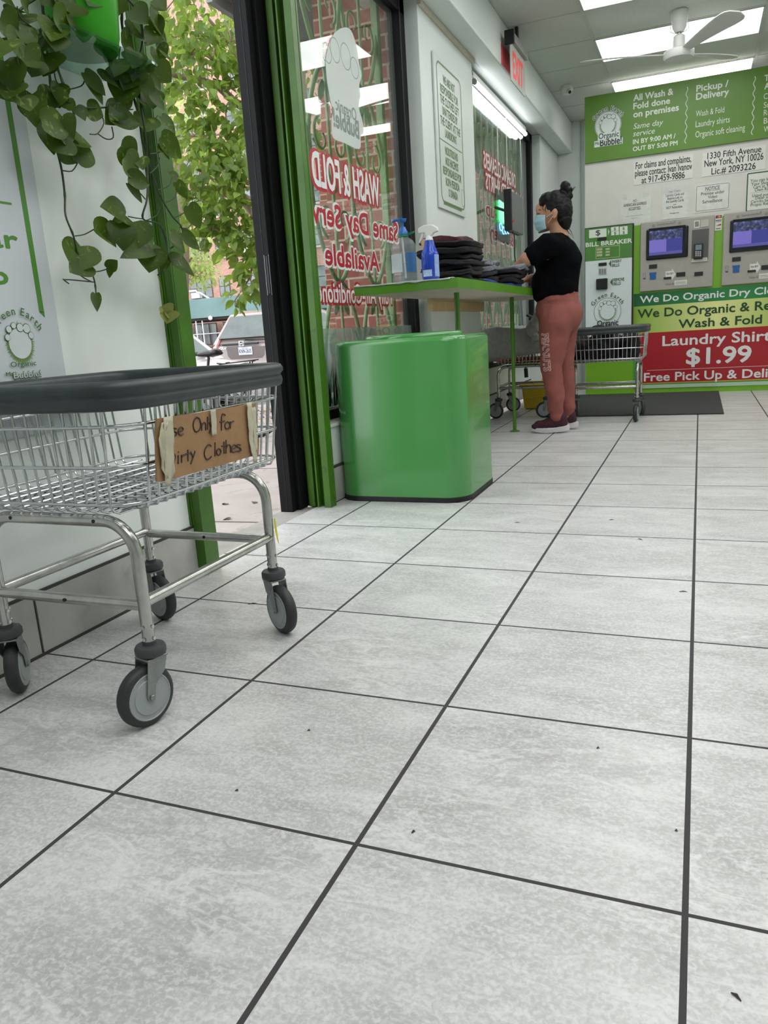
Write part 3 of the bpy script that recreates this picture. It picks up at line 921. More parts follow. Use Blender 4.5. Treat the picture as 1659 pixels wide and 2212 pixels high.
b.mi = 2; wbox(b, W6, 1086, 302, 1150, 356, 7.056, 7.065)
b.build('reader_recess', [mat('recess_grey', (84, 84, 82), .5), mat('recess_lip', (190, 186, 178), .4), mat('pale_plate', (182, 178, 170), .4)], k1)
b = MB(); wbox(b, W6, 1026, 505, 1100, 632, 7.03, 7.06); rd = b.build('card_reader', mat('reader_black', (26, 28, 30), .35), k1, bevel=.006)
b = MB(); wbox(b, W6, 1040, 518, 1090, 556, 7.0285, 7.031); b.build('reader_display', mat('reader_lcd', (110, 132, 140), .3), rd)
b = MB()
for i in range(3):
    for j in range(3): wbox(b, W6, 1038 + i * 18, 570 + j * 16, 1050 + i * 18, 580 + j * 16, 7.028, 7.031)
b.build('keypad', mat('reader_keys', (176, 178, 176), .4), rd)
for q in ((644, 684, 712, 712), (768, 790, 832, 802), (876, 750, 952, 780), (1030, 746, 1102, 774)):
    b = MB(); wbox(b, W6, *q, 7.056, 7.064); b.build('slot', mat('slot_black', (22, 22, 24), .4), k1)
b = MB(); wbox(b, W6, 652, 752, 702, 806, 7.058, 7.064); wbox(b, W6, 648, 750, 706, 764, 7.057, 7.064); b.build('card_pocket', mat('blue_print', (34, 88, 150), .4), k1)
b = MB()
for q in ((1028, 308, 1074, 366), (860, 818, 966, 850), (650, 690, 706, 698)): wbox(b, W6, *q, 7.0605, 7.063)
x0, z0 = W6(784, 765); x1, z1 = W6(872, 742)
b.face([(x0, 7.0605, z0 - .035), (x1 - .035, 7.0605, z0 - .035), (x1 - .035, 7.0605, z0 - .06), (x1, 7.0605, z0 - .005), (x1 - .035, 7.0605, z0 + .05), (x1 - .035, 7.0605, z0 + .028), (x0, 7.0605, z0 + .028)])
b.mi = 1; yy = 7.0595
wtext(b, W6, 'Laundroworks', 714, 350, 332, 850, 345, 7.061); wtext(b, W6, 'Value Add', 782, 858, 840, 872, 850, 7.061)
wtext(b, W6, 'Got $???', 792, 768, 752, 850, 760, yy, bold=.02)
for i in range(4): wbox(b, W6, 1034, 318 + i * 11, 1068, 322 + i * 11, yy, yy + .0005)
for i in range(3): wline(b, W6, 868, 830 + i * 8, 956, .0018, yy, yy + .0005)
for u, v in ((682, 352), (905, 328)):
    x0, z0 = W6(u, v)
    for r in (.012, .007): ring(b, [(r * math.cos(a * PI / 8), r * math.sin(a * PI / 8)) for a in range(16)], .002, (x0, 7.061, z0), X, Z)
ring(b, rrect(.012, .028, .006, 3, *W6(604, 780)), .002, (0, 7.061, 0), X, Z)
b.mi = 2
x0, z0 = W6(861, 325)
for dz in (0, .012): ring(b, [(.007 * math.cos(a * PI / 8), .007 * math.sin(a * PI / 8) + dz) for a in range(16)], .002, (x0, 7.061, z0), X, Z)
wbox(b, W6, 595, 796, 614, 806, 7.0605, 7.0615)
b.build('lettering', [M_paper, mat('kiosk_print', (84, 80, 78), .5), mat('kiosk_blue_print', (50, 70, 140), .5)], k1)
k2 = copy_tree(k1)
k2.location.x += W6(1262, 840)[0] - W6(566, 880)[0]; k2['label'] = 'grey card payment kiosk with a lit screen cut off by the right edge'

# card stickers between the kiosks
x0, z1 = W6(1208, 258); x1, z0 = W6(1262, 385)
t = thing('card_sticker', 'narrow strip of card logos between the two kiosks', 'sticker', ((x0 + x1) / 2, 7.088, z0))
MB().box(x0, x1, 7.086, 7.09, z0, z1).build('sheet', M_paper, t)
b = MB(); h = (z1 - z0) / 4
b.mi = 0; b.box(x0 + .004, x1 - .004, 7.0855, 7.086, z1 - h + .004, z1 - .004)
for i, dx in ((1, -.007), (2, .007)):
    b.mi = i; c = Vec(((x0 + x1) / 2 + dx, 7.085 - .0003 * i, z1 - h / 2)); b.face([c + X * .011 * math.cos(a * PI / 8) + Z * .011 * math.sin(a * PI / 8) for a in range(16)])
b.mi = 3; b.box(x0 + .004, x1 - .004, 7.0855, 7.086, z1 - 1.5 * h, z1 - 1.3 * h); b.text('VISA', (x0 + .006, 7.0855, z1 - 1.9 * h), X, Z, x1 - x0 - .012, .011, .02)
b.mi = 1; b.face([(x0 + .006, 7.0855, z1 - 2.8 * h), (x1 - .006, 7.0855, z1 - 2.3 * h), (x1 - .006, 7.0855, z1 - 2.8 * h)])
b.mi = 4; b.box(x0 + .010, x1 - .010, 7.0855, 7.086, z0 + .012, z0 + .018)
b.build('logos', [mat('logo_navy', (44, 44, 70), .5), mat('logo_red', (180, 52, 40), .5), mat('logo_orange', (214, 140, 40), .5), mat('logo_blue', (40, 56, 110), .5), MATS['ink_charcoal']], t)

# ---- striped price banner at the foot of the wall
XR = 3.0
t = thing('price_banner', 'striped green yellow and red price banner below the kiosks', 'banner', (1.6, 7.08, .1))
xl = W6(513, 1000)[0]; xr_ = W6(545, 1500)[0]
z_a = W6(515, 932)[1]; z_b = W6(515, 1040)[1]; z_c = W6(505, 1268)[1]; z_d = W6(545, 1700)[1]; z_e = W6(545, 1740)[1]


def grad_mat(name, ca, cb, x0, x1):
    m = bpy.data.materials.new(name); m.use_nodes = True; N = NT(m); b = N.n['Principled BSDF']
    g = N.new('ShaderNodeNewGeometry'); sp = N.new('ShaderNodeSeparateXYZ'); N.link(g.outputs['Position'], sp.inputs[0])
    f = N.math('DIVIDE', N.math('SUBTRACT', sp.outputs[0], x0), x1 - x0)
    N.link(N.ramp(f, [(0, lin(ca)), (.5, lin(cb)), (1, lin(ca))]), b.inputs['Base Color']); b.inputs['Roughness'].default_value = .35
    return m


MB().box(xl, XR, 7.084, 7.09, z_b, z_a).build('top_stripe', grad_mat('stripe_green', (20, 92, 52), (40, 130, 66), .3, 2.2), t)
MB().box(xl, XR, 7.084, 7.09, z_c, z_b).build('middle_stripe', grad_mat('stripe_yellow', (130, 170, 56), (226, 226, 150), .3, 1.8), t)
MB().box(xl, XR, 7.086, 7.09, z_e, z_c).build('backing', mat('banner_backing', (70, 150, 70), .4), t)
M_redp = mat('banner_red', (164, 24, 36), .35, var=.03); M_yel = mat('banner_yellow', (214, 178, 60), .4)
MB().prism(rrect((3.2 - xr_) / 2, (z_c - z_d + .0) / 2, .035, 6, (3.2 + xr_) / 2, (z_c + z_d) / 2), (0, 7.086, 0), X, Z, -Y * .002).build('yellow_border', M_yel, t)
MB().prism(rrect((3.2 - xr_) / 2 - .010, (z_c - z_d) / 2 - .006, .03, 6, (3.2 + xr_) / 2, (z_c + z_d) / 2 + .003), (0, 7.084, 0), X, Z, -Y * .002).build('red_panel', M_redp, t)
MB().box(xr_ - .02, XR, 7.083, 7.09, z_e, z_d - .012).build('foot_strip', mat('banner_foot', (176, 200, 176), .35), t)
b = MB(); yy = 7.081
wtext(b, W6, 'We Do Organic Dry Cleaning', 566, 1008, 952, 1505, 910, yy + .001, 'We Do Organic Dry', .025)
wtext(b, W6, 'Laundry Shirts', 758, 1374, 1292, 1295, 1330, yy, 'Laundry', .025)
wtext(b, W6, '$1.99', 962, 1530, 1400, 1512, 1440, yy, None, .03)
wtext(b, W6, 'Free Pick Up & Delivery', 600, 1676, 1608, 1390, 1640, yy, 'Free Pick Up &', .025)
wline(b, W6, 626, 1583, 1700, .003, yy, yy + .0005)
b.build('lettering', mat('white_print', (222, 222, 220), .4, var=.01), t)
b = MB()
wtext(b, W6, 'We Do Organic & Regular', 546, 1136, 1066, 1500, 1040, yy + .001, 'We Do Organic &', .025)
wtext(b, W6, 'Wash & Fold', 895, 1222, 1152, 1604, 1160, yy + .001, None, .025)
b.build('dark_lettering', mat('deep_green_print', (24, 66, 30), .4, var=.01), t)

# floor mat in front of the machines
t = MB(); t.box(-.25, 1.093, 5.272, 7.06, .002, .011)
o = t.build('floor_mat', mat('charcoal_mat', (62, 62, 62), .95, var=.25, vs=120, bump=1, bs=300), bevel=.003)
tag(o, 'charcoal ribbed entrance mat in front of the machines', 'mat')
# ================================================================ LAUNDRY CARTS
M_chrome = mat('chrome_wire', (196, 199, 200), .2, 1, var=.06, vs=40)
M_tube_st = mat('worn_chrome_tube', (186, 186, 182), .24, 1, var=.14, vs=30, dirt=((118, 108, 96), 18, .7))
M_rim = mat('slate_rubber_rim', (50, 58, 60), .42, var=.16, vs=30, dirt=((76, 84, 86), 40, .7))
M_tyre = mat('caster_tyre', (46, 48, 50), .55, var=.2, vs=40, dirt=((92, 90, 86), 50, .72))
M_hub = mat('caster_hub', (150, 157, 156), .42, var=.05)
M_fork = mat('zinc_fork', (140, 144, 142), .38, .7, var=.18, vs=30)
M_collar = mat('grey_collar', (62, 64, 66), .5)


def caster(root, lx, ly, az):
    """swivel caster under the leg at lx, ly; az = the way the wheel trails"""
    d = Vec((math.cos(az), math.sin(az), 0)); s = Vec((-math.sin(az), math.cos(az), 0)); L = Vec((lx, ly, 0)); wc = L + d * .026 + Z * .0635
    b = MB(); b.lathe([(0, .141), (.012, .141), (.028, .143), (.031, .147), (.031, .158), (.028, .163), (.014, .165), (.0135, .172), (0, .172)], L, n=22)
    p = b.build('caster', M_collar, root, smooth=40)
    b = MB(); b.lathe([(.030, -.0125), (.047, -.015), (.054, -.0145), (.0605, -.0105), (.0635, -.004), (.0635, .004), (.0605, .0105), (.054, .0145), (.047, .015), (.030, .0125)], wc, s, n=36)
    b.build('tyre', M_tyre, p, smooth=40)
    b = MB(); b.lathe([(0, -.017), (.036, -.017), (.0375, -.015), (.0455, -.015), (.047, -.0165), (.049, -.0155), (.049, .0155), (.047, .0165), (.0455, .015), (.0375, .015), (.036, .017), (0, .017)], wc, s, n=36)
    b.build('hub', M_hub, p, smooth=30)
    b = MB()
    top = L + Z * .139
    b.obox(top, d * .024, s * .0225, Z * .0022)
    b.lathe([(0, .137), (.022, .137), (.02, .143), (0, .143)], L, n=16)
    for k in (-1, 1):
        o = L + s * (.0205 * k - .00125)
        poly = [(-.022, .139), (.024, .139), (.030, .105), (.036, .068), (.033, .058), (.026, .054), (.019, .058), (.012, .088), (-.012, .108)]
        b.prism(poly, o, d, Z, s * .0025)
        b.cyl(wc + s * (k * .017), wc + s * (k * .0255), .0065, .0065, 6)
    b.build('fork', M_fork, p, bevel=.0008, bseg=1)
    return p


CH = [(.258, .294, .07, .642), (.254, .292, .068, .606), (.244, .290, .064, .53), (.234, .284, .06, .457)]   # half width, half length, corner, height


def cart_half(z):
    z = max(.436, min(.65, z)); a, c = CH[3], CH[0]; k = (z - a[3]) / (c[3] - a[3])
    return a[0] + (c[0] - a[0]) * k, a[1] + (c[1] - a[1]) * k


def make_cart(label, trails, group='chrome laundry carts'):
    t = thing('laundry_cart', label, 'laundry cart', (0, 0, 0), group)
    # frame: two bent hoops and four low rails
    b = MB(); lx, ly, r = .195, .245, .0125
    for sy in (-1, 1):
        pts = [(-lx, sy * ly, .160)]; pts.append((-lx, sy * ly, .345))
        for i in range(1, 8):
            a = PI - PI / 2 * i / 8; pts.append((-lx + .07 + .07 * math.cos(a), sy * ly, .347 + .07 * math.sin(a)))
        m = [(-x, y, z) for x, y, z in pts[::-1]]
        b.tube(pts + [(-lx + .07, sy * ly, .417), (lx - .07, sy * ly, .417)] + m, r, 14)
        b.cyl((-lx, sy * ly, .246), (lx, sy * ly, .246), .0115, n=12)
    for sx in (-1, 1): b.cyl((sx * lx, -ly, .252), (sx * lx, ly, .252), .0115, n=12)
    fr = b.build('frame', M_tube_st, t, smooth=50)
    b = MB()
    for sx in (-1, 1):
        for sy in (-1, 1):
            for z in (.178, .203):
                b = MB(); b.cyl((sx * lx, sy * ly - .0150, z), (sx * lx, sy * ly + .0150, z), .0042, n=6)
                b.cyl((sx * lx - .0150, sy * ly, z), (sx * lx + .0150, sy * ly, z), .0042, n=6); b.build('bolt', M_chrome, fr)
    for sy in (-1, 1):
        for x in (-.11, 0, .11): b = MB(); b.cyl((x, sy * (ly - .0128), .418 if x else .2465), (x, sy * (ly + .0132), .418 if x else .2465), .004, n=8); b.build('bolt_hole', M_blackd, fr)
    # basket: hoops and bent wires
    b = MB(); wr = .0027
    for hx, hy, r, z in CH:
        b.tube([(x, y, z) for x, y in rrect(hx, hy, r, 5)], .0036, 7, True)

    def wire(f):
        pts = []
        for k in range(5): pts.append(f(-1, .645 - (.645 - .455) * k / 4))
        pts.append(f(-1, .4445, .006))
        pts.append(f(-1, .4395, .022)); pts.append(f(1, .4395, .022)); pts.append(f(1, .4445, .006))
        for k in range(5): pts.append(f(1, .455 + (.645 - .455) * k / 4))
        b.tube(pts, wr, 6)
    n = 14
    for i in range(n):
        q = -.79 + 1.58 * i / (n - 1)
        wire(lambda s, z, inn=0, q=q: Vec((q * cart_half(z)[0], s * (cart_half(z)[1] - inn), z - (.0 if z > .442 else .002))))
    n = 17
    for i in range(n):
        q = -.82 + 1.64 * i / (n - 1)
        wire(lambda s, z, inn=0, q=q: Vec((s * (cart_half(z)[0] - inn), q * cart_half(z)[1], z + (.0 if z > .442 else .003))))
    for i in range(9):
        x = -.2 + .05 * i; b.cyl((x, -.275, .4465), (x, .275, .4465), .002, n=5)
    b.build('basket', M_chrome, t, smooth=60)
    # rubber rim
    b = MB(); prof = [(-.010, .636), (-.012, .676), (-.006, .685), (.004, .688), (.013, .685), (.018, .677), (.018, .669), (.013, .664), (.011, .660), (.014, .655), (.015, .646), (.012, .637), (.004, .634)]
    base = rrect(.262, .297, .08, 8)
    n = len(base); k = len(prof); vs = []; fs = []
    for i, (x, y) in enumerate(base):
        tx, ty = base[(i + 1) % n][0] - base[i - 1][0], base[(i + 1) % n][1] - base[i - 1][1]; ln = math.hypot(tx, ty); nx, ny = ty / ln, -tx / ln
        for o, z in prof: vs.append((x + nx * o, y + ny * o, z))
    for i in range(n):
        for j in range(k): fs.append((i * k + j, ((i + 1) % n) * k + j, ((i + 1) % n) * k + (j + 1) % k, i * k + (j + 1) % k))
    b.add(vs, fs); b.build('bumper_rim', M_rim, t, smooth=70)
    for (sx, sy), a in zip(((1, -1), (1, 1), (-1, 1), (-1, -1)), trails): caster(t, sx * lx, sy * ly, math.radians(a))
    return t


cart = make_cart('empty chrome laundry cart with a cardboard sign, nearest to the viewer', (-104, -31, -20, 125))
cart.location = (-.288, .487, 0)
c2 = make_cart('chrome laundry cart full of black clothes on the floor mat by the machines', (200, 190, 10, 175))
c2.rotation_euler.z = math.radians(90); c2.location = (.255, 5.14, 0)
c3 = copy_tree(c2); c3.location = (-.415, 5.52, 0); c3.rotation_euler.z = math.radians(2)
c3['label'] = 'chrome laundry cart draped with grey towels under the folding counter'

# cardboard sign taped on the near cart
M_card = mat('corrugated_cardboard', (152, 118, 82), .8, var=.1, vs=18, bump=.25, bs=90, dirt=((136, 104, 70), 9, .6))
M_tape = mat('masking_tape', (206, 201, 176), .55, var=.06, trans=.25)
PXS = -.022


def S(u, v): p = pX(u, v, PXS); return p.y, p.z


t = thing('cardboard_sign', 'torn cardboard sign with handwriting taped to the near cart', 'sign', (PXS, .42, .49))
c = [(335, 905), (410, 894), (548, 871), (549, 905), (551, 945), (557, 946), (556, 981), (450, 1012), (345, 1041), (336, 1040), (334, 960)]
poly = [S(*q) for q in c]
b = MB(); b.prism(poly, (PXS, 0, 0), Y, Z, X * .004); b.build('board', M_card, t)
b = MB()
# pen strokes of the handwriting
ST = {'s': [[(.8, .9), (.3, 1), (.1, .78), (.5, .55), (.85, .35), (.6, .03), (.05, .08)]],
      'e': [[(.1, .5), (.8, .6), (.75, .9), (.4, 1), (.08, .7), (.1, .25), (.4, 0), (.85, .12)]],
      'O': [[(.5, 1.55), (.15, 1.3), (0, .75), (.2, .15), (.55, 0), (.95, .3), (1, .9), (.8, 1.4), (.5, 1.55), (.4, 1.5)]],
      'n': [[(.1, 1), (.12, 0)], [(.12, .6), (.4, 1), (.7, .85), (.75, 0)]],
      'l': [[(.3, 1.65), (.3, 0)]],
      'y': [[(.05, 1), (.4, .25)], [(.85, 1), (.45, .1), (.05, -.75)]],
      'f': [[(.9, 1.5), (.6, 1.7), (.35, 1.4), (.35, -.15)], [(.1, .85), (.8, .9)]],
      'o': [[(.5, 1), (.1, .75), (.1, .25), (.5, 0), (.85, .3), (.85, .75), (.5, 1)]],
      'r': [[(.2, 1), (.22, 0)], [(.22, .6), (.5, .95), (.85, .95)]],
      'i': [[(.3, 1), (.3, 0)], [(.32, 1.35), (.36, 1.38)]],
      't': [[(.4, 1.45), (.42, .0)], [(.05, .95), (.85, 1)]],
      'C': [[(.95, 1.35), (.6, 1.55), (.15, 1.2), (0, .6), (.25, .05), (.6, 0), (1, .25)]],
      'h': [[(.15, 1.55), (.15, 0)], [(.15, .55), (.45, .95), (.75, .8), (.78, 0)]],
      'd': [[(.2, 1.2), (.45, .9), (.3, .3), (.1, .1)]], '.': [[(.2, .05), (.25, .1)]]}


def pen(txt, pts, w):
    for ch, (u, v, sc_) in zip(txt, pts):
        for st in ST[ch]:
            ps = []
            for x, y in st:
                q = S(u + x * sc_ * .8, v - y * sc_ - x * sc_ * .12); ps.append((PXS + .0048, q[0], q[1]))
            b.tube(catmull(ps, 3) if len(ps) > 2 else ps, w, 5)


pen('se', ((366, 943, 17), (380, 941, 17)), .0015)
pen('Only', ((413, 934, 20), (430, 931, 17), (440, 929, 17), (447, 926, 13)), .0015)
pen('for', ((469, 928, 19), (481, 928, 16), (491, 926, 15)), .0015)
pen('dirty', ((367, 1004, 20), (376, 1003, 19), (385, 1000, 17), (396, 997, 17), (407, 991, 15)), .0015)
pen('Clothes.', ((437, 993, 20), (456, 986, 18), (463, 984, 14), (474, 981, 18), (482, 980, 19), (495, 978, 16), (506, 976, 15), (515, 974, 12)), .0015)
b.build('handwriting', mat('marker_ink', (52, 34, 28), .6), t)


def strip(pts, w, wave, seed):
    """tape strip hanging down the board, a little crumpled"""
    b = MB(); n = 14; ps = [Vec((PXS + .0065, *S(*q))) for q in pts]

    def f(u, v):
        k = v * (len(ps) - 1); i = min(int(k), len(ps) - 2); p = ps[i].lerp(ps[i + 1], k - i)
        return p + Y * ((u - .5) * w * (1 - .5 * max(0, v - .8) * 5 * wave)) + X * (.003 + wave * .004 * noise.noise(Vec((u * 3, v * 6, seed))))
    b.grid(f, 6, n); o = b.build('tape_strip', M_tape, t, smooth=80)
    m = o.modifiers.new('th', 'SOLIDIFY'); m.thickness = .0006
    return o


strip([(354, 900), (357, 960), (358, 1010), (355, 1050)], .028, 1, 1)
strip([(347, 912), (340, 950), (347, 1000), (352, 1034)], .018, 1.4, 5)
strip([(452, 886), (454, 912), (455, 940)], .018, .3, 2)
strip([(530, 870), (533, 910), (538, 960), (545, 1000)], .022, 1, 3)
strip([(539, 880), (543, 930), (545, 975)], .016, 1.2, 4)
o = MB().tube([(-.077, .7375, .30), (-.075, .736, .265), (-.066, .727, .238)], [.004, .005, .002], 6, flat=.3).build('yellow_tag', mat('yellow_tag', (196, 186, 40), .5))
tag(o, 'scrap of yellow tape on the far leg of the near cart', 'tape')

# ================================================================ GREEN BIN
M_bin = mat('glossy_green_fibreglass', (70, 140, 72), .22, var=.04, vs=3, coat=.5)
t = thing('trash_bin', 'big glossy green bin with rounded corners beside the doorway', 'trash bin', (-.31, 2.5, 0))
BX, BY, HX, HY = -.3125, 2.48, .309, .272
b = MB(); prof = [(0, .022), (0, .692), (-.004, .706), (-.014, .714), (-.05, .716), (-.07, .716)]
base = rrect(HX, HY, .105, 10, BX, BY); n = len(base); k = len(prof); vs = []; fs = []
for i, (x, y) in enumerate(base):
    tx, ty = base[(i + 1) % n][0] - base[i - 1][0], base[(i + 1) % n][1] - base[i - 1][1]; ln = math.hypot(tx, ty); nx, ny = ty / ln, -tx / ln
    for o, z in prof: vs.append((x + nx * o, y + ny * o, z))
for i in range(n):
    for j in range(k - 1): fs.append((i * k + j, ((i + 1) % n) * k + j, ((i + 1) % n) * k + j + 1, i * k + j + 1))
fs.append(tuple(i * k + k - 1 for i in range(n)))
fs.append(tuple(i * k for i in range(n))[::-1])
b.add(vs, fs); b.build('body', M_bin, t, smooth=50)
b = MB(); ns = 40
b.grid(lambda u, v: Vec((BX + (.215 + .018 * math.cos(2 * PI * v)) * math.cos(2 * PI * u), BY + .02 + (.185 + .018 * math.cos(2 * PI * v)) * math.sin(2 * PI * u), .716 + .018 * math.sin(2 * PI * v))), ns, 9, True)
b.build('opening_rim', M_bin, t, smooth=80)
b = MB(); b.prism([(BX + .198 * math.cos(a * PI / 20), BY + .02 + .168 * math.sin(a * PI / 20)) for a in range(40)], (0, 0, .7165), X, Y, Z * .002)
b.build('opening', M_blackd, t)
b = MB(); b.prism(rrect(HX + .002, HY + .002, .105, 10, BX, BY), (0, 0, 0), X, Y, Z * .024); b.build('base_strip', M_blackd, t, bevel=.003)

# ================================================================ FOLDING COUNTER
M_under = mat('pale_board', (196, 188, 170), .6, var=.05, vs=12)
M_legg = mat('green_leg_paint', (74, 128, 34), .35)
t = thing('folding_counter', 'green edged laundry folding counter along the shop windows', 'counter', (-.35, 3.9, 0))
b = MB(); b.prism([(-.655, 2.655), (-.14, 2.655), (-.14, 5.35), (-.60, 5.35), (-.60, 3.66), (-.655, 3.66)], (0, 0, .9285), X, Y, Z * .043); b.build('tabletop', M_under, t)
b = MB(); b.box(-.14, -.134, 2.655, 5.35, .927, .9725); b.box(-.662, -.134, 2.648, 2.655, .927, .9725); b.build('edge_band', M_green, t)
for y in (3.165, 4.483):
    b = MB(); b.cyl((-.297, y, .006), (-.297, y, .9285), .0125, n=14)
    b.lathe([(0, 0), (.036, 0), (.036, .004), (.018, .009), (.0125, .012), (0, .012)], (-.297, y, 0), n=20)
    b.cyl((-.297, y, .55), (-.297, y, .93), .0145, n=14); b.build('leg', M_legg, t, smooth=40)
b = MB(); b.box(-.62, -.585, 3.62, 4.84, .855, .925); b.mi = 1
for z in (.912, .918): b.box(-.5848, -.5845, 3.62, 4.84, z, z + .002)
b.build('support_block', [mat('plywood_block', (190, 164, 120), .6, var=.1, vs=20), mat('plywood_glue', (140, 112, 76), .6)], t)

# paper towel under the bottles
def K(u, v, yy): return pY(u, v, yy)
b = MB()


def tow(u, v):
    x = -.66 + .49 * u; y = 2.640 + .26 * v
    z = .9745 + .004 * noise.noise(Vec((x * 14, y * 10, 0)))
    if v < .12: z -= (.12 - v) / .12 * (.006 + .014 * max(0, noise.noise(Vec((u * 7, 3, 0)))))
    return Vec((x, y if v > .1 else 2.645, z))


b.grid(tow, 30, 12); o = b.build('paper_towel', mat('white_paper_towel', (218, 222, 222), .8, bump=.4, bs=120), smooth=80)
tag(o, 'white paper towel spread under the two bottles on the counter', 'towel')
m = o.modifiers.new('th', 'SOLIDIFY'); m.thickness = .002

# pump bottle: clear jug with a blue pump
p = K(876, 606, 2.78); bx, by, bz = p.x, 2.78, .979
t = thing('pump_bottle', 'clear ribbed jug of liquid with a blue pump on the counter', 'bottle', (bx, by, bz))
b = MB(); prof = [(0, 0), (.058, 0), (.064, .008)]
for i in range(9): prof += [(.064, .018 + i * .014), (.061, .025 + i * .014)]
prof += [(.064, .146), (.062, .165), (.050, .190), (.030, .206), (.019, .211), (.018, .222), (0, .222)]
b.lathe(prof, (bx, by, bz), n=28); b.build('body', veil('clear_jug', (214, 226, 228), .16, .06), t, smooth=40)  # pale haze in the colour stands in for reflections on clear plastic
b = MB(); b.lathe([(0, .222), (.023, .222), (.023, .236), (.018, .242), (.012, .258), (0, .258)], (bx, by, bz), n=20)
b.cyl((bx, by, bz + .256), (bx, by, bz + .284), .006)
b.lathe([(0, .280), (.013, .280), (.019, .288), (.02, .296), (0, .299)], (bx, by, bz), n=18)
b.tube([(bx, by, bz + .291), (bx - .04, by, bz + .293), (bx - .052, by, bz + .286)], [.009, .007, .005], 8); b.build('pump', mat('blue_pump', (34, 104, 180), .35), t, smooth=50)
b = MB(); b.lathe([(.018, .212), (.026, .212), (.026, .221), (.018, .221)], (bx, by, bz), n=20)
b.tube([(bx + .02, by, bz + .216), (bx + .055, by - .01, bz + .226), (bx + .06, by, bz + .232), (bx + .02, by + .01, bz + .226)], .003, 6); b.build('carry_ring', mat('green_ring', (34, 120, 78), .4), t, smooth=50)
b = MB(); b.cyl((bx + .004, by, bz + .02), (bx - .006, by, bz + .222), .0045); b.build('dip_tube', mat('pale_tube', (222, 226, 226), .4, trans=.4), t)
b = MB()
b.grid(lambda u, v: Vec((bx + .0648 * math.cos(-1.1 + u * 1.0), by + .0648 * math.sin(-1.1 + u * 1.0), bz + .045 + .09 * v)), 10, 3); b.mi = 1
b.grid(lambda u, v: Vec((bx + .0648 * math.cos(-2.6 + u * 1.2), by + .0648 * math.sin(-2.6 + u * 1.2), bz + .045 + .085 * v)), 10, 3)
b.build('label', [mat('blue_label', (58, 110, 160), .4), mat('white_label', (196, 206, 212), .4)], t, smooth=60)

# spray bottle
p = K(931, 603, 2.72); bx, by, bz = p.x, 2.72, .978
t = thing('spray_bottle', 'blue spray bottle with a white trigger on the counter', 'bottle', (bx, by, bz))
b = MB(); b.lathe([(0, 0), (.036, 0), (.041, .006), (.042, .10), (.041, .118), (.034, .132), (.027, .150), (.021, .176), (0, .176)], (bx, by, bz), n=24)
b.build('body', mat('cobalt_bottle', (18, 62, 176), .2, var=.1, vs=14), t, smooth=40)
b = MB(); b.lathe([(0, .176), (.020, .176), (.016, .19), (.013, .20), (0, .20)], (bx, by, bz), n=18)
b.prism([(-.05, .212), (-.05, .235), (-.02, .247), (.02, .246), (.045, .230), (.048, .214), (.026, .208), (.014, .196), (-.012, .196), (-.018, .212)], (bx, by - .012, bz), X, Z, Y * .024)
b.prism([(-.036, .214), (-.024, .214), (-.03, .19), (-.046, .168), (-.052, .172), (-.042, .192)], (bx, by - .007, bz), X, Z, Y * .014); b.build('trigger_head', M_white, t, bevel=.004)
b = MB()
b.grid(lambda u, v: Vec((bx + .0425 * math.cos(-2.2 + u * 1.1), by + .0425 * math.sin(-2.2 + u * 1.1), bz + .012 + .03 * v)), 10, 3); b.mi = 1
b.grid(lambda u, v: Vec((bx + .0425 * math.cos(-.75 + u * .9), by + .0425 * math.sin(-.75 + u * .9), bz + .01 + .10 * v)), 10, 3)
b.build('label', [mat('spray_label', (168, 190, 222), .4, var=.3, vs=140), mat('spray_label_side', (140, 164, 210), .4, var=.2, vs=90)], t, smooth=60)

# folded laundry
M_cl = [mat('black_cotton', (9, 9, 12), .85, var=.3, vs=30, bump=.5, bs=200), mat('navy_cotton', (13, 16, 28), .85, var=.25, vs=30, bump=.5, bs=200),
        mat('maroon_cotton', (70, 28, 36), .85, var=.2, vs=30, bump=.5, bs=200), mat('grey_cotton', (110, 114, 124), .85, var=.2, vs=30, bump=.5, bs=200),
        mat('royal_blue_cotton', (24, 44, 120), .85, var=.2, vs=30, bump=.5, bs=200), mat('patterned_cotton', (120, 122, 130), .85, var=.75, vs=55, bump=.5, bs=200)]


def folded(c, h, m, label, group, seed, name='folded_garment', rot=0):
    b = MB(); Rz = Matrix.Rotation(rot, 3, 'Z')
    b.ell((0, 0, 0), (1, 1, 1), 40, 18, None, .42)
    for i, v in enumerate(b.v):
        p = Vec((v.x * h[0], v.y * h[1], v.z * h[2]))
        q = Vec((p.x * 11 + seed * 5, p.y * 11, p.z * 30))
        p += Vec((.022 * noise.noise(q), .022 * noise.noise(q + X * 9), .017 * noise.noise(Vec((p.x * 10, p.y * 10, seed * 1.7)))))
        if abs(v.z) < .5: p *= 1 - .03 * (abs(v.z) < .2)
        b.v[i] = Vec(c) + Rz @ p
    o = b.build(name, m, smooth=80); tag(o, label, 'clothes', group); return o


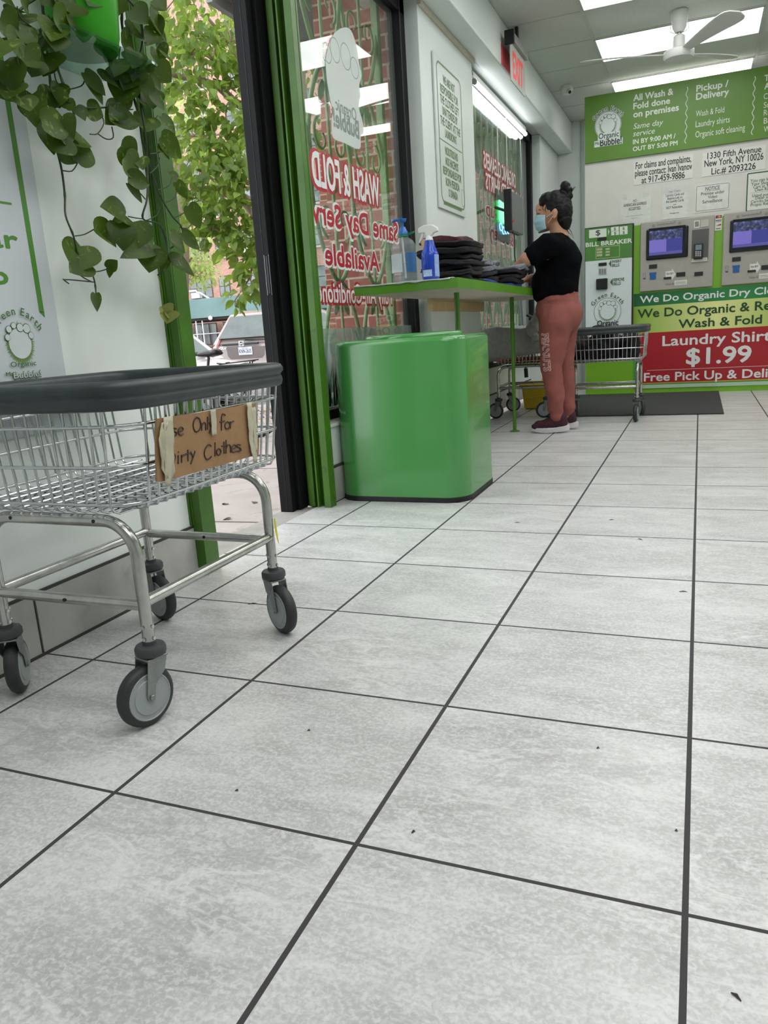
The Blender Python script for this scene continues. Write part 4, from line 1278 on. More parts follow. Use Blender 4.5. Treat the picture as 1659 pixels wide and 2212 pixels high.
gs = 'dark folded clothes in the tall stack'
zs = .973
ORD = ('lowest', 'second from the bottom', 'third from the bottom', 'fourth from the bottom', 'fifth from the bottom', 'sixth from the bottom', 'seventh from the bottom')
for i in range(7):
    hz = .0135 if i < 5 else .016
    zs += hz; o = folded((-.298 + .012 * math.sin(i * 2.3), 3.12 + .018 * math.cos(i * 3), zs), (.138 + .010 * math.sin(i * 4), .17, hz * 1.06), M_cl[(1, 0, 0, 1, 0, 0, 0)[i]], 'dark folded garment, %s in the tall stack behind the spray bottle' % ORD[i], gs, i)
    zs += hz
o = folded((-.33, 3.14, zs + .012), (.12, .15, .02), M_cl[2], 'maroon garment on top of the tall dark stack on the counter', None, 9)
b = MB(); b.grid(lambda u, v: Vec((-.395 + .055 * u - .003 * v, 2.920 - .004 * v, zs - .035 + .05 * v)), 4, 4)
o2 = b.build('garment_tag', mat('tan_tag', (200, 160, 124), .6)); tag(o2, 'small tan paper tag on the tall dark stack', 'tag'); m = o2.modifiers.new('th', 'SOLIDIFY'); m.thickness = .001
gs = 'folded clothes in the middle stack'
for i, (mi, z, lab) in enumerate(((1, .992, 'navy folded garment at the bottom of the stack under the window'), (0, 1.025, 'black folded garment in the middle of the stack under the window'), (1, 1.06, 'dark folded garment second from the top of the stack under the window'), (3, 1.095, 'grey folded garment near the top of the stack under the window'), (5, 1.125, 'patterned grey garment topping the stack under the window'))):
    folded((-.385, 4.03, z), (.125 - .006 * i, .17, .019), M_cl[mi], lab, gs, 20 + i)
folded((-.40, 4.27, 1.145), (.05, .06, .02), mat('red_cotton', (150, 30, 36), .8), 'small red garment peeking out behind the patterned clothes', None, 31)
gs = 'folded clothes in front of the person'
for i, (mi, z, lab) in enumerate(((4, .985, 'royal blue garment at the bottom of the stack being folded'), (0, 1.012, 'lowest black garment of the stack being folded'), (0, 1.04, 'middle black garment of the stack being folded'), (0, 1.068, 'upper black garment of the stack being folded'), (3, 1.092, 'grey garment on top of the stack being folded'))):
    folded((-.275 + .01 * i, 4.12 + .02 * i, z), (.105, .15, .016), M_cl[mi], lab, gs, 40 + i)
folded((-.30, 3.50, .985), (.12, .14, .014), M_cl[4], 'royal blue garment flat between the two dark stacks', None, 50)
folded((-.2, 4.62, .985), (.06, .12, .012), M_cl[5], 'striped blue garment lying at the corner by the person', None, 51)

# clothes in the far cart (heaps of black), towels on the cart under the counter
for k, (cx, cy, rx, ry, rz, lab, mi) in enumerate(((.05, 5.14, .09, .17, .105, 'black clothes heap at the left end of the far cart', 0), (.255, 5.12, .115, .18, .125, 'black clothes heap in the middle of the far cart', 0), (.43, 5.16, .07, .17, .11, 'dark clothes heap at the right end of the far cart', 0), (.25, 5.00, .085, .05, .045, 'striped dark garment lying on the black clothes in the far cart', 1))):
    b = MB(); zc = .53 if k < 3 else .655
    b.ell((0, 0, 0), (1, 1, 1), 36, 22, None, .8)
    for i, v in enumerate(b.v):
        p = Vec((v.x * rx, v.y * ry, v.z * rz)); q = p * 16 + Vec((k * 7, 0, 0))
        f = 1 + .28 * noise.noise(q) + .14 * noise.noise(q * 2.1)
        p = Vec((p.x * f, p.y * f, p.z * f)); w = Vec((cx, cy, zc)) + p; w.z = max(.452, w.z); w.x = max(-.02, min(.525, w.x)); w.y = max(4.915, min(5.36, w.y)); b.v[i] = w
    tag(b.build('clothes_heap', M_cl[mi], smooth=80), lab, 'clothes', 'black clothes heaped in the far cart' if k < 3 else None)
b = MB()


def drape(u, v):
    x = -.745 + .66 * u; k = v * 2 - 1
    yy = 5.52 + .352 * max(-1, min(1, k * 1.9)); z = .705 + .012 * math.sin(u * 9)
    d = max(0, abs(k) - .53) / .47
    z -= d * (.22 + .03 * math.sin(u * 6 + 1)) ; z += .01 * noise.noise(Vec((u * 7, v * 7, 2)))
    ex = max(0, abs(u - .5) - .42) / .08; z -= .05 * ex
    return Vec((x, yy + (-.006 - .012 * math.sin(u * 14)) * d * (1 if k > 0 else 1), z))


b.grid(drape, 40, 40); o = b.build('grey_towel', mat('grey_terry', (140, 138, 132), .95, var=.12, vs=40, bump=.8, bs=220), smooth=80)
m = o.modifiers.new('th', 'SOLIDIFY'); m.thickness = .008
tag(o, 'grey towel draped over the cart under the counter', 'towel', 'grey towels on the cart')
b = MB(); b.grid(lambda u, v: drape(.04 + u * .8, v) + Vec((.02, -.012 if v < .5 else .012, .016 if abs(v - .5) < .28 else .004 + .10 * (1 - abs(v - .5) * 2))), 30, 30)
o = b.build('grey_towel', MATS['grey_terry'], smooth=80); m = o.modifiers.new('th', 'SOLIDIFY'); m.thickness = .008
tag(o, 'upper grey towel with a wavy hem on the cart under the counter', 'towel', 'grey towels on the cart')
o = MB().box(-.62, -.24, 5.28, 5.76, .452, .470).build('orange_tray', mat('orange_plastic', (176, 84, 36), .5), bevel=.006)
tag(o, 'flat orange board lying in the cart under the counter', 'board')
# grey cloth and mop poles by the window, yellow mop bucket
b = blob([('e', (-.275, 5.12, .72), (.05, .05, .06)), ('e', (-.255, 5.11, .77), (.04, .04, .05)), ('c', (-.29, 5.12, .68), .035, (-.25, 5.10, .63), .03)], .01, 5, .02, 16, 3)
tag(b.build('grey_cloth', MATS['grey_terry'], smooth=80), 'bunched grey rag hanging beside the person', 'cloth')
t = thing('mop', 'mop pole with a black grip leaning beside the window', 'mop', (-.52, 5.92, 0))
a0, a1 = Vec((-.50, 5.95, .30)), Vec((-.60, 6.3, 1.02))
MB().cyl((-.545, 6.10, .33), (-.585, 6.10, .98), .013).build('pole', mat('mop_pole', (110, 112, 112), .35, .6), t, smooth=60)
MB().cyl((-.5425, 6.10, .27), (-.5465, 6.10, .35), .018).build('socket', M_blackd, t, smooth=60)
b = MB(); b.cyl((-.35, 5.84, .755), (-.475, 5.84, .82), .013); b.build('grip', M_blackd, t, smooth=60)
t = thing('mop_bucket', 'yellow mop bucket on the floor behind the cart under the counter', 'bucket', (-.46, 6.05, 0))
M_yb = mat('yellow_bucket', (228, 192, 44), .4, var=.06)
x0, x1, y0, y1 = -.55, -.20, 5.89, 6.25
b = MB(); b.add([(x0 + .02, y0 + .02, .0), (x1 - .02, y0 + .02, 0), (x1 - .02, y1 - .02, 0), (x0 + .02, y1 - .02, 0), (x0, y0, .22), (x1, y0, .22), (x1, y1, .22), (x0, y1, .22)],
                [(0, 3, 2, 1), (0, 1, 5, 4), (1, 2, 6, 5), (2, 3, 7, 6), (3, 0, 4, 7), (4, 5, 6, 7)])
b.build('body', M_yb, t, bevel=.02, bseg=3)
b = MB(); b.box(x0 - .012, x1 + .012, y0 - .012, y1 + .012, .20, .225); b.build('rim', M_yb, t, bevel=.006)
b = MB(); b.add([(-.40, 6.0, .22), (-.2, 6.0, .22), (-.2, 6.2, .22), (-.40, 6.2, .22), (-.36, 6.05, .36), (-.22, 6.05, .36), (-.22, 6.18, .36), (-.36, 6.18, .36)], [(0, 3, 2, 1), (0, 1, 5, 4), (1, 2, 6, 5), (2, 3, 7, 6), (3, 0, 4, 7), (4, 5, 6, 7)])
b.build('wringer', M_yb, t, bevel=.012)
b = MB(); b.tube([(x0 + .05, y0 + .0, .10), (x1 - .06, y0 + .0, .135)], .006, 6); b.build('moulded_rib', mat('yellow_rib', (226, 200, 80), .4), t)
# debris on the tiles
for k, (u, v, L_, a) in enumerate(((1118, 1129, .022, .1), (1321, 1123, .018, .35), (545, 1304, .026, .6), (1383, 1165, .02, -.6), (1476, 1278, .022, .1), (667, 1578, .006, .2), (893, 1797, .007, 1), (1292, 1616, .005, .4), (1590, 2153, .013, -.7), (511, 1708, .006, .2), (1461, 1795, .004, 0))):
    p = pZ(u, v, .001); d = Vec((math.cos(a), math.sin(a), 0))
    o = MB().tube([p - d * L_ / 2, p + Vec((0, .002, .001)), p + d * L_ / 2], [.0008, .0022, .0006], 6, flat=.5).build('dead_leaf_bit', mat('dead_leaf', (52, 48, 42), .8))
    tag(o, 'tiny dark scrap of leaf on the floor tiles', 'leaf', 'dark scraps on the floor tiles')
# ================================================================ PERSON
PY_ = 4.47


def F(u, v, dy=0): p = pY(u, v, PY_); return Vec((p.x, PY_ + dy, p.z))


M_skin = mat('skin', (176, 130, 102), .55, var=.05, vs=14)
M_tee = mat('black_tee', (7, 8, 11), .95, spec=.08, var=.12, vs=20, bump=.3, bs=200)
M_pants = mat('rust_fleece', (138, 78, 70), .85, var=.07, vs=20, bump=.35, bs=240)
M_shoe = mat('maroon_knit', (58, 22, 36), .8, var=.2, vs=60, bump=.5, bs=260)
M_hair = mat('black_hair', (6, 5, 6), .5, spec=.25, var=.35, vs=70)
M_mask = mat('surgical_mask', (150, 186, 196), .7, var=.04, vs=30)
per = thing('person', 'person in a black tee, rust sweatpants and face mask folding clothes at the counter', 'person', F(1195, 930) * 1)
per.location.z = 0; ORG[per] = Vec(per.location)
skull = F(1198, 452)
H = []
H += [('e', skull, (.098, .078, .108)), ('e', F(1180, 470), (.062, .060, .085)), ('e', F(1176, 486), (.036, .045, .045)), ('e', F(1167, 452), (.03, .048, .042)),
      ('c', F(1162, 462), .013, F(1161, 470), .012), ('e', F(1174, 493), (.027, .032, .020)),
      ('e', F(1166, 460, -.034), (.012, .014, .008)), ('e', F(1166, 460, .034), (.012, .014, .008)),
      ('c', F(1205, 490), .055, F(1210, 520), .058), ('c', F(1210, 515), .06, F(1205, 540), .07)]
for s in (-1, 1):   # ears
    e = F(1203, 464, s * .078); H += [('e', e, (.018, .009, .032)), ('e', e + Vec((-.004, s * .004, -.026)), (.01, .008, .012))]
# trunk and legs under the clothes
H += [('c', F(1205, 545), .095, F(1205, 600), .09), ('c', F(1203, 600), .09, F(1207, 660), .085)]
for s in (-1, 1): H += [('c', F(1190, 545, s * .13), .055, F(1205, 545), .09)]
for s, k in ((-1, 0), (1, 1)):
    hip = F(1207, 672, s * .07); kn = F(1198 + 16 * k, 790, s * .085); an = F(1208 + 16 * k, 890, s * .085)
    H += [('c', hip, .066, kn, .055), ('c', kn, .055, an, .034), ('c', an, .034, F(1206 + 16 * k, 912, s * .085), .035), ('c', F(1206 + 16 * k, 915, s * .085), .03, F(1182 + 16 * k, 926, s * .085), .026)]
# near (left) arm reaches down to the pile, far arm comes under it
shL, elL, wrL = F(1193, 535, -.17), F(1150, 565, -.20), F(1122, 586, -.16)
H += [('c', shL, .058, elL, .047), ('c', elL, .046, wrL, .030)]
shR, elR, wrR = F(1190, 535, .17), F(1176, 592, .19), F(1144, 600, .06)
H += [('c', shR, .056, elR, .045), ('c', elR, .043, wrR, .028)]


def hand(w, d, up, L=.155):
    """palm, four curled fingers of unequal length and a thumb from the palm's side"""
    d = Vec(d).normalized(); up = Vec(up); up = (up - d * up.dot(d)).normalized(); s = d.cross(up)
    out = [('c', w, .027, w + d * .03, .024)]
    pm = w + d * .05
    for k in (-.9, -.3, .3, .9): out.append(('c', w + d * .02 + s * .014 * k, .016, w + d * .078 + s * .026 * k, .0115))
    for k, ln in ((-.9, .85), (-.3, 1.0), (.3, .95), (.9, .74)):
        p = w + d * .08 + s * .027 * k; q = p + d * (.036 * ln) - up * .008; r = q + d * (.022 * ln) - up * (.018 * ln); t_ = r + d * (.008 * ln) - up * (.018 * ln)
        out += [('c', p, .0105, q, .0095), ('c', q, .0095, r, .0088), ('c', r, .0088, t_, .0075)]
    a = w + d * .03 - s * .022; m_ = a + d * .03 - s * .022 - up * .006; n_ = m_ + d * .026 - s * .004 - up * .010
    out += [('c', a, .015, m_, .0115), ('c', m_, .0112, n_, .009)]
    return out


H += hand(wrL, Vec((-.85, .1, -.35)), Vec((-.3, 0, 1)))
H += hand(wrR, Vec((-1, -.12, -.10)), Vec((0, -.3, 1)))
blob(H, .0065, 4).build('body', M_skin, per, smooth=85)

# tee
C = [('c', F(1203, 528), .086, F(1205, 560), .135), ('c', F(1212, 565), .135, F(1208, 610), .130), ('c', F(1205, 605), .13, F(1203, 640), .135),
     ('e', F(1176, 560), (.075, .13, .10)), ('e', F(1226, 560), (.085, .14, .13)), ('e', F(1180, 615), (.10, .135, .12)), ('e', F(1219, 618), (.09, .145, .10)),
     ('e', F(1178, 640), (.08, .14, .05)), ('e', F(1210, 631), (.11, .15, .05))]
for s, sh, el in ((-1, shL, elL), (1, shR, elR)):
    m = sh.lerp(el, .62); C += [('c', F(1205, 535, s * .10), .085, sh, .080), ('c', sh, .080, m, .068)]
C += [('c', F(1203, 520), .074, F(1205, 530), .09)]
blob(C, .008, 8, .008, 9, 2).build('t_shirt', M_tee, per, smooth=85)

# sweatpants
C = [('c', F(1205, 640), .135, F(1206, 665), .150), ('e', F(1228, 680), (.095, .165, .115)), ('e', F(1190, 668), (.10, .15, .11)), ('e', F(1205, 648), (.135, .155, .06))]
for s, k in ((-1, 0), (1, 1)):
    o = 15 * k
    C += [('c', F(1206 + o * .4, 690, s * .085), .118, F(1200 + o * .6, 740, s * .088), .098), ('c', F(1200 + o * .6, 740, s * .088), .098, F(1196 + o, 795, s * .088), .072),
          ('c', F(1196 + o, 795, s * .088), .072, F(1203 + o, 840, s * .088), .066), ('c', F(1203 + o, 840, s * .088), .066, F(1206 + o, 878, s * .088), .054),
          ('e', F(1205 + o, 882, s * .088), (.058, .055, .03)), ('c', F(1206 + o, 890, s * .088), .047, F(1207 + o, 897, s * .088), .045)]
pants = blob(C, .009, 6, .009, 8, 5).build('sweatpants', M_pants, per, smooth=85)
b = MB()
yy = PY_ - .088 - .0935


def vert_text(b, s, u, v0, v1, cap, off, bold):
    """letters stacked down the trouser leg, reading downward"""
    a = pY(u, v0, yy); e = pY(u + 4, v1, yy); dn = (e - a); L_ = dn.length
    b.text(s, a, dn, X + Z * .02, L_, cap, bold)


from mathutils.bvhtree import BVHTree
_o = ORG[per]
_bv = BVHTree.FromPolygons([v.co + _o for v in pants.data.vertices], [tuple(p.vertices) for p in pants.data.polygons])
b = MB(); vert_text(b, 'PEANUTS', 1169, 722, 802, .046, 0, .075); b.mi = 1
n0 = len(b.v); vert_text(b, 'PEANUTS', 1169, 722, 802, .046, .001, .0)
for i, p in enumerate(b.v):          # print lies on the cloth
    hit = _bv.ray_cast(Vec((p.x, PY_ - .6, p.z)), Y)
    if hit[0] is not None: p.y = hit[0].y - (.0022 if i < n0 else .0036)
b.build('leg_print', [mat('cream_print', (216, 188, 180), .6), mat('rust_print', (150, 74, 66), .7)], pants)
b = MB(); b.tube([F(1178, 652, -.150), F(1180, 662, -.162), F(1184, 672, -.172)], .003, 5); b.build('pocket_seam', mat('rust_seam', (112, 52, 48), .8), pants)
# shoes
for s, du, dv in ((-1, 0, 0), (1, 11, -9)):
    yy2 = PY_ + s * .087
    def G(u, v, yy2=yy2): p = pY(u, v, PY_); return Vec((p.x, yy2, p.z))
    off = Vec(((.035 if s > 0 else 0), 0, 0)); base = Vec((F(1196, 930).x, yy2, 0)) + off
    C = [('c', base + Vec((-.085, 0, .052)), .036, base + Vec((-.02, 0, .06)), .040), ('c', base + Vec((-.02, 0, .062)), .040, base + Vec((.075, 0, .075)), .038), ('c', base + Vec((.03, 0, .09)), .036, base + Vec((.075, 0, .105)), .033), ('e', base + Vec((-.105, 0, .044)), (.035, .036, .024))]
    sh = blob(C, .008, 5, .003, 30, 1).build('shoe', M_shoe, per, smooth=85)
    b = MB(); poly = []
    for i in range(30):
        a = 2 * PI * i / 30; x = .132 * math.cos(a); y = (.040 + .006 * math.cos(a + PI)) * math.sin(a); poly.append((x, y))
    lo, hi = [], []
    for x, y in poly:
        lift = .012 + max(0, -x - .05) * .16 + max(0, x) * .10
        lo.append(base + Vec((x - .008, y * .86, lift - .010))); hi.append(base + Vec((x - .008, y, lift + .020 + max(0, x) * .08)))
    n = 30; b.add(lo + hi, [tuple(range(n))[::-1], tuple(range(n, 2 * n))] + [(i, (i + 1) % n, n + (i + 1) % n, n + i) for i in range(n)])
    b.build('sole', mat('white_sole', (206, 202, 204), .6), sh, bevel=.004)
# face mask
b = MB()


def mk(u, v):
    a = (u - .5) * PI * .94
    xf = F(1160.5 - 6.5 * math.sin(min(1, v * 1.15) * PI * .8) + 8.5 * v * v, 468 + 36 * v).x; xs = F(1186 + 1 * v, 480).x; w_ = .068 - .014 * abs(v - .4)
    z = F(1160, 466 + 38 * v).z + .016 * (1 - math.cos(a)) * (v - .35) * 1.6
    pl = .0022 * math.sin(v * PI * 6)
    return Vec((xs + (xf - xs - .006 - pl) * math.cos(a) ** .8, PY_ + w_ * math.sin(a), z))


b.grid(mk, 25, 19); o = b.build('face_mask', M_mask, per, smooth=80); m = o.modifiers.new('th', 'SOLIDIFY'); m.thickness = .002
b = MB()
for s in (-1, 1):
    b.tube([F(1184, 471, s * .064), F(1194, 466, s * .076), F(1204, 459, s * .086)], .0016, 5); b.tube([F(1187, 484, s * .062), F(1193, 478, s * .074), F(1199, 470, s * .084)], .0016, 5)
b.build('ear_loop', mat('white_elastic', (220, 222, 222), .6), o)
# hair: cap, drawn-back sides, bun, loose strands
C = [('e', F(1202, 447), (.101, .083, .104)), ('e', F(1216, 456), (.064, .080, .094)), ('e', F(1219, 474), (.05, .070, .07)), ('e', F(1220, 486), (.036, .056, .04)), ('e', F(1184, 433), (.060, .074, .052)), ('e', F(1176, 441), (.036, .064, .03)),
     ('e', F(1221, 403), (.034, .034, .036)), ('e', F(1229, 411), (.024, .03, .026)), ('e', F(1229, 423), (.026, .030, .026)), ('c', F(1216, 424), .022, F(1224, 412), .022)]
hb = blob(C, .006, 3, .003, 40, 4)
# cut the face and ears free of the hair
keep = []
fx = F(1180, 450).x
for i, p in enumerate(hb.v):
    pass
hair = hb.build('hair', M_hair, per, smooth=85)
b = MB()
for (a, c, d) in (((1224, 488), (1234, 500), (1240, 516)), ((1222, 490), (1229, 503), (1236, 510)), ((1235, 412), (1240, 406), (1244, 403)), ((1234, 416), (1239, 410), (1243, 405)), ((1180, 445), (1176, 452), (1180, 459)), ((1184, 448), (1182, 456), (1185, 462))):
    y_ = -.074 if a[0] < 1200 else -.01
    b.tube([F(*a, y_), F(*c, y_), F(*d, y_)], [.003, .002, .0008], 5)
b.build('strand', M_hair, hair)
# brow, lashes, earring
b = MB()
for s in (-1, 1):
    b.tube([F(1160, 455, s * .018), F(1164, 453.5, s * .036), F(1171, 456, s * .055)], [.002, .003, .0015], 5); b.tube([F(1160.5, 462, s * .022), F(1164, 463.5, s * .04), F(1170, 462.5, s * .052)], [.001, .002, .001], 5)
b.build('brow_and_lashes', M_hair, per)
b = MB(); c = F(1199, 485, -.082); b.tube([c + Vec((.011 * math.cos(a * PI / 10), 0, .016 * math.sin(a * PI / 10))) for a in range(20)], .0013, 5, True)
b.build('earring', mat('gold_hoop', (190, 150, 90), .3, 1), per)
b = MB(); b.lathe([(.031, -.004), (.034, 0), (.031, .004)], wrR + Vec((-.03, 0, 0)), (-1, -.12, -.1), n=20); b.build('wristband', mat('pale_band', (210, 196, 170), .6), per)
# ================================================================ LEFT WALL SIGN, SHELF, POT, TRAILING PLANT
XL = -.611
t = thing('laundromat_sign', 'white wall sign with green lettering and a round emblem on the near wall', 'sign', (XL, .3, .6))
pr_ = pX(56, 380, XL); yr = pX(80, 620, XL).y + .022
MB().box(-.6115, -.608, -.6, .655, .55, 1.9).build('board', mat('sign_board_white', (200, 207, 211), .35, var=.02), t)
b = MB(); xx = -.6072
yg = .612
b.box(xx - .0005, xx, yg - .012, yg + .003, .845, 1.75)
b.face([(xx, yg - .012, .846), (xx, yg + .003, .846), (xx, yg + .003, .832)])
z_ = pX(10, 438, xx).z; b.box(xx - .0005, xx, .30, pX(25, 440, xx).y, z_ - .0025, z_ + .0025)


def ltext(s, p0, ptop, p1, bold=.03, ref=None):
    a, t_, e = pX(*p0, xx), pX(*ptop, xx), pX(*p1, xx)
    b.text(s, a, Y, Z, e.y - a.y, t_.z - a.z, bold, 0, ref)


ltext('ar', (-26, 531), (-26, 492), (40, 534), .04)
b.v
ltext('o', (-18, 612), (-18, 574), (19, 613), .04)
b.build('lettering', mat('sign_leaf_green', (78, 136, 46), .4, var=.02), t)
c = pX(43, 742, xx); b = MB()
emblem(b, (c.x + .0003, c.y, c.z), Y, Z, X, .060, (0, 1, 2), False, False)
b.mi = 2
a, e = pX(22, 793, xx), pX(78, 795, xx); b.text('Organic', (xx + .003, a.y, a.z), Y, Z, e.y - a.y, .0115, .012)
a, e = pX(12, 812, xx), pX(28, 815, xx); b.text('Ms', (xx + .003, a.y, a.z), Y, Z, e.y - a.y, .008, .04)
a, e = pX(29, 819, xx), pX(88, 815, xx)
b.text('Bubble!', (xx + .003, a.y, a.z), Y, Z, e.y - a.y, .0155, .05); b.mi = 1; b.text('Bubble!', (xx + .0035, a.y, a.z + .001), Y, Z, e.y - a.y, .014, 0)
b.build('emblem', [mat('burst_green', (104, 142, 60), .5), mat('sign_pale', (206, 213, 214), .4), mat('sign_ink_green', (66, 112, 52), .5)], t)

# shelf and pot
t = thing('glass_shelf', 'small clear glass shelf under the green pot on the wall', 'shelf', (-.52, .78, 1.44))
b = MB(); b.prism(rrect(.105, .17, .05, 6, -.505, .775), (0, 0, 1.446), X, Y, Z * .006); b.build('plate', glass('shelf_glass', (214, 234, 226), 1.5, 0, 1.3), t)
b = MB(); b.lathe([(0, 0), (.016, 0), (.016, .02), (0, .02)], (-.608, .70, 1.435), X, n=16); b.build('bracket', mat('bracket_zinc', (150, 156, 158), .35, .8), t, smooth=40)
PC = Vec((-.50, .775, 1.4525))
t = thing('flower_pot', 'bright green plastic flower pot on the glass shelf', 'pot', PC)
b = MB(); b.lathe([(0, 0), (.072, 0), (.076, .004), (.080, .03), (.082, .034), (.092, .16), (.099, .16), (.099, .185), (.094, .185), (.090, .165), (0, .165)], PC, n=36)
b.build('body', mat('green_pot', (60, 170, 28), .3, var=.05, vs=6, trans=.35), t, smooth=40)
MB().lathe([(0, .150), (.088, .150), (.086, .17), (0, .176)], PC, n=20).build('soil', mat('potting_soil', (50, 38, 30), .95, bump=1, bs=120), t)


def leaf_mat(name, a, b_, tr, vein=None, rough=.4, fs=9):
    m = bpy.data.materials.new(name); m.use_nodes = True; N = NT(m); p = N.n['Principled BSDF']
    g = N.new('ShaderNodeNewGeometry'); n = N.noise(fs, 3, g.outputs['Position'])
    rp = N.new('ShaderNodeMix'); rp.data_type = 'RGBA'
    col = N.ramp(n, [(.3, lin(a)), (.7, lin(b_))])
    if vein:
        n2 = N.noise(38, 4, g.outputs['Position'], 1.5); col = N.mix(N.ramp(n2, [(.60, (0, 0, 0)), (.68, (.75, .75, .75))]), col, lin(vein))
    col = N.mix(N.math('MULTIPLY', g.outputs['Random Per Island'], .55), col, lin(tuple(x * .62 for x in a)))
    N.link(col, p.inputs['Base Color']); p.inputs['Roughness'].default_value = rough; p.inputs['Specular IOR Level'].default_value = .28
    t_ = N.new('ShaderNodeBsdfTranslucent'); N.link(N.mix(.5, col, lin(tuple(min(255, x * 1.3 + 10) for x in b_))), t_.inputs[0])
    mx = N.new('ShaderNodeMixShader'); mx.inputs[0].default_value = tr
    N.link(p.outputs[0], mx.inputs[1]); N.link(t_.outputs[0], mx.inputs[2]); N.link(mx.outputs[0], N.n['Material Output'].inputs[0])
    return m


M_poth = leaf_mat('pothos_leaf', (46, 70, 12), (76, 102, 20), .30, (136, 150, 70), .45)
M_stem = mat('plant_stem', (40, 54, 28), .5, var=.25, vs=40)
HEART = [(0, 0), (.015, .17), (.05, .30), (.10, .39), (.17, .455), (.25, .49), (.33, .50), (.42, .482), (.52, .44), (.62, .375), (.72, .295), (.82, .205), (.90, .12), (.96, .05), (1, 0)]


def heart_leaf(b, p, tip, wd, nrm, fold=.25, curl=.15):
    """heart-shaped blade folded along its rib"""
    d = tip - p; L_ = d.length; d = d / L_; n_ = (nrm - d * nrm.dot(d)).normalized(); s = d.cross(n_)
    vs = []; lob = -.12
    for i, (a, w_) in enumerate(HEART):
        k = n_ * (-curl * L_ * (a - .3) ** 2)
        aa = a - .15 * math.sin(min(1, w_ / .34) * PI / 2) * max(0, 1 - a / .30)
        vs.append(p + d * (L_ * a) + k)
        for sg in (-1, 1): vs.append(p + d * (L_ * aa) + s * (sg * w_ * wd) + n_ * (fold * w_ * wd) + k)
    fs = []
    for i in range(len(HEART) - 1):
        a, c = i * 3, i * 3 + 3
        for sg in (1, 2):
            f = (a, c, c + sg, a + sg)
            fs.append(f)
    b.add(vs, fs)


def CL(u, v, x): return pX(u * .33756, v * .33756, x)


plant = thing('pothos_plant', 'trailing pothos plant spilling from the green pot down the near wall', 'plant', PC)
VINES = [([(300, -140), (270, 0), (290, 200), (310, 400), (330, 600), (355, 750), (375, 860), (365, 950), (395, 1090), (415, 1250), (420, 1380), (470, 1510), (500, 1630), (580, 1740), (605, 1800), (615, 1880)], -.53, .0022,
          [[(480, 1510), (540, 1500), (605, 1465)], [(395, 1090), (460, 1095), (495, 1045)], [(590, 1740), (640, 1735), (690, 1720)], [(600, 1805), (500, 1795), (440, 1790), (405, 1790)], [(500, 1750), (540, 1780), (590, 1805)], [(440, 1815), (420, 1800), (403, 1786)]]),
         ([(640, -130), (770, 0), (780, 150), (800, 300), (805, 400), (850, 600), (890, 750), (910, 900), (935, 980), (945, 1150), (940, 1280), (915, 1400), (1020, 1440), (1070, 1580), (1065, 1700), (1010, 1760)], -.515, .0024,
          [[(910, 1400), (870, 1395), (820, 1385)], [(930, 1275), (900, 1240), (880, 1220)], [(770, 300), (760, 430), (810, 490)], [(940, 1410), (1000, 1380), (1025, 1330)]]),
         ([(700, -110), (870, 60), (910, 250), (880, 420), (900, 650), (930, 850), (950, 1020), (1010, 1220), (1100, 1380), (1160, 1450), (1160, 1530), (1090, 1590)], -.49, .0022,
          [[(1010, 1215), (1085, 1185), (1105, 1110)], [(1050, 1300), (1120, 1260), (1135, 1180)], [(1110, 1395), (1180, 1360), (1205, 1320)], [(960, 1110), (1010, 1060), (1020, 1010)], [(940, 830), (985, 770), (1010, 740)], [(1150, 1455), (1200, 1460), (1235, 1420)], [(960, 985), (1030, 970), (1060, 920)]]),
         ([(420, -120), (130, 60), (100, 200), (130, 420), (165, 600), (185, 640)], -.50, .002, [[(0, 620), (80, 640), (160, 638)], [(150, 520), (60, 480), (10, 470)]]),
         ([(420, -120), (300, 150), (330, 330), (400, 520), (435, 590), (380, 640), (420, 690), (560, 690), (700, 685), (760, 660), (830, 600), (940, 590), (1020, 570)], -.52, .002, [[(430, 575), (520, 550), (545, 505)], [(760, 660), (735, 600), (740, 540)], [(770, 680), (800, 700), (850, 700)], [(400, 560), (360, 520), (345, 450)]]),
         ([(420, -100), (340, 200), (370, 430), (420, 590), (480, 760), (440, 830), (330, 830)], -.505, .0018, [[(650, 740), (665, 790), (625, 855), (575, 858)], [(625, 855), (680, 890), (725, 880), (715, 810)]]),
         ([(560, -100), (480, 60), (330, 200), (250, 310), (130, 340), (60, 300)], -.46, .002, [[(200, 170), (130, 110), (110, 40)], [(250, 250), (360, 160), (380, 110)]])]
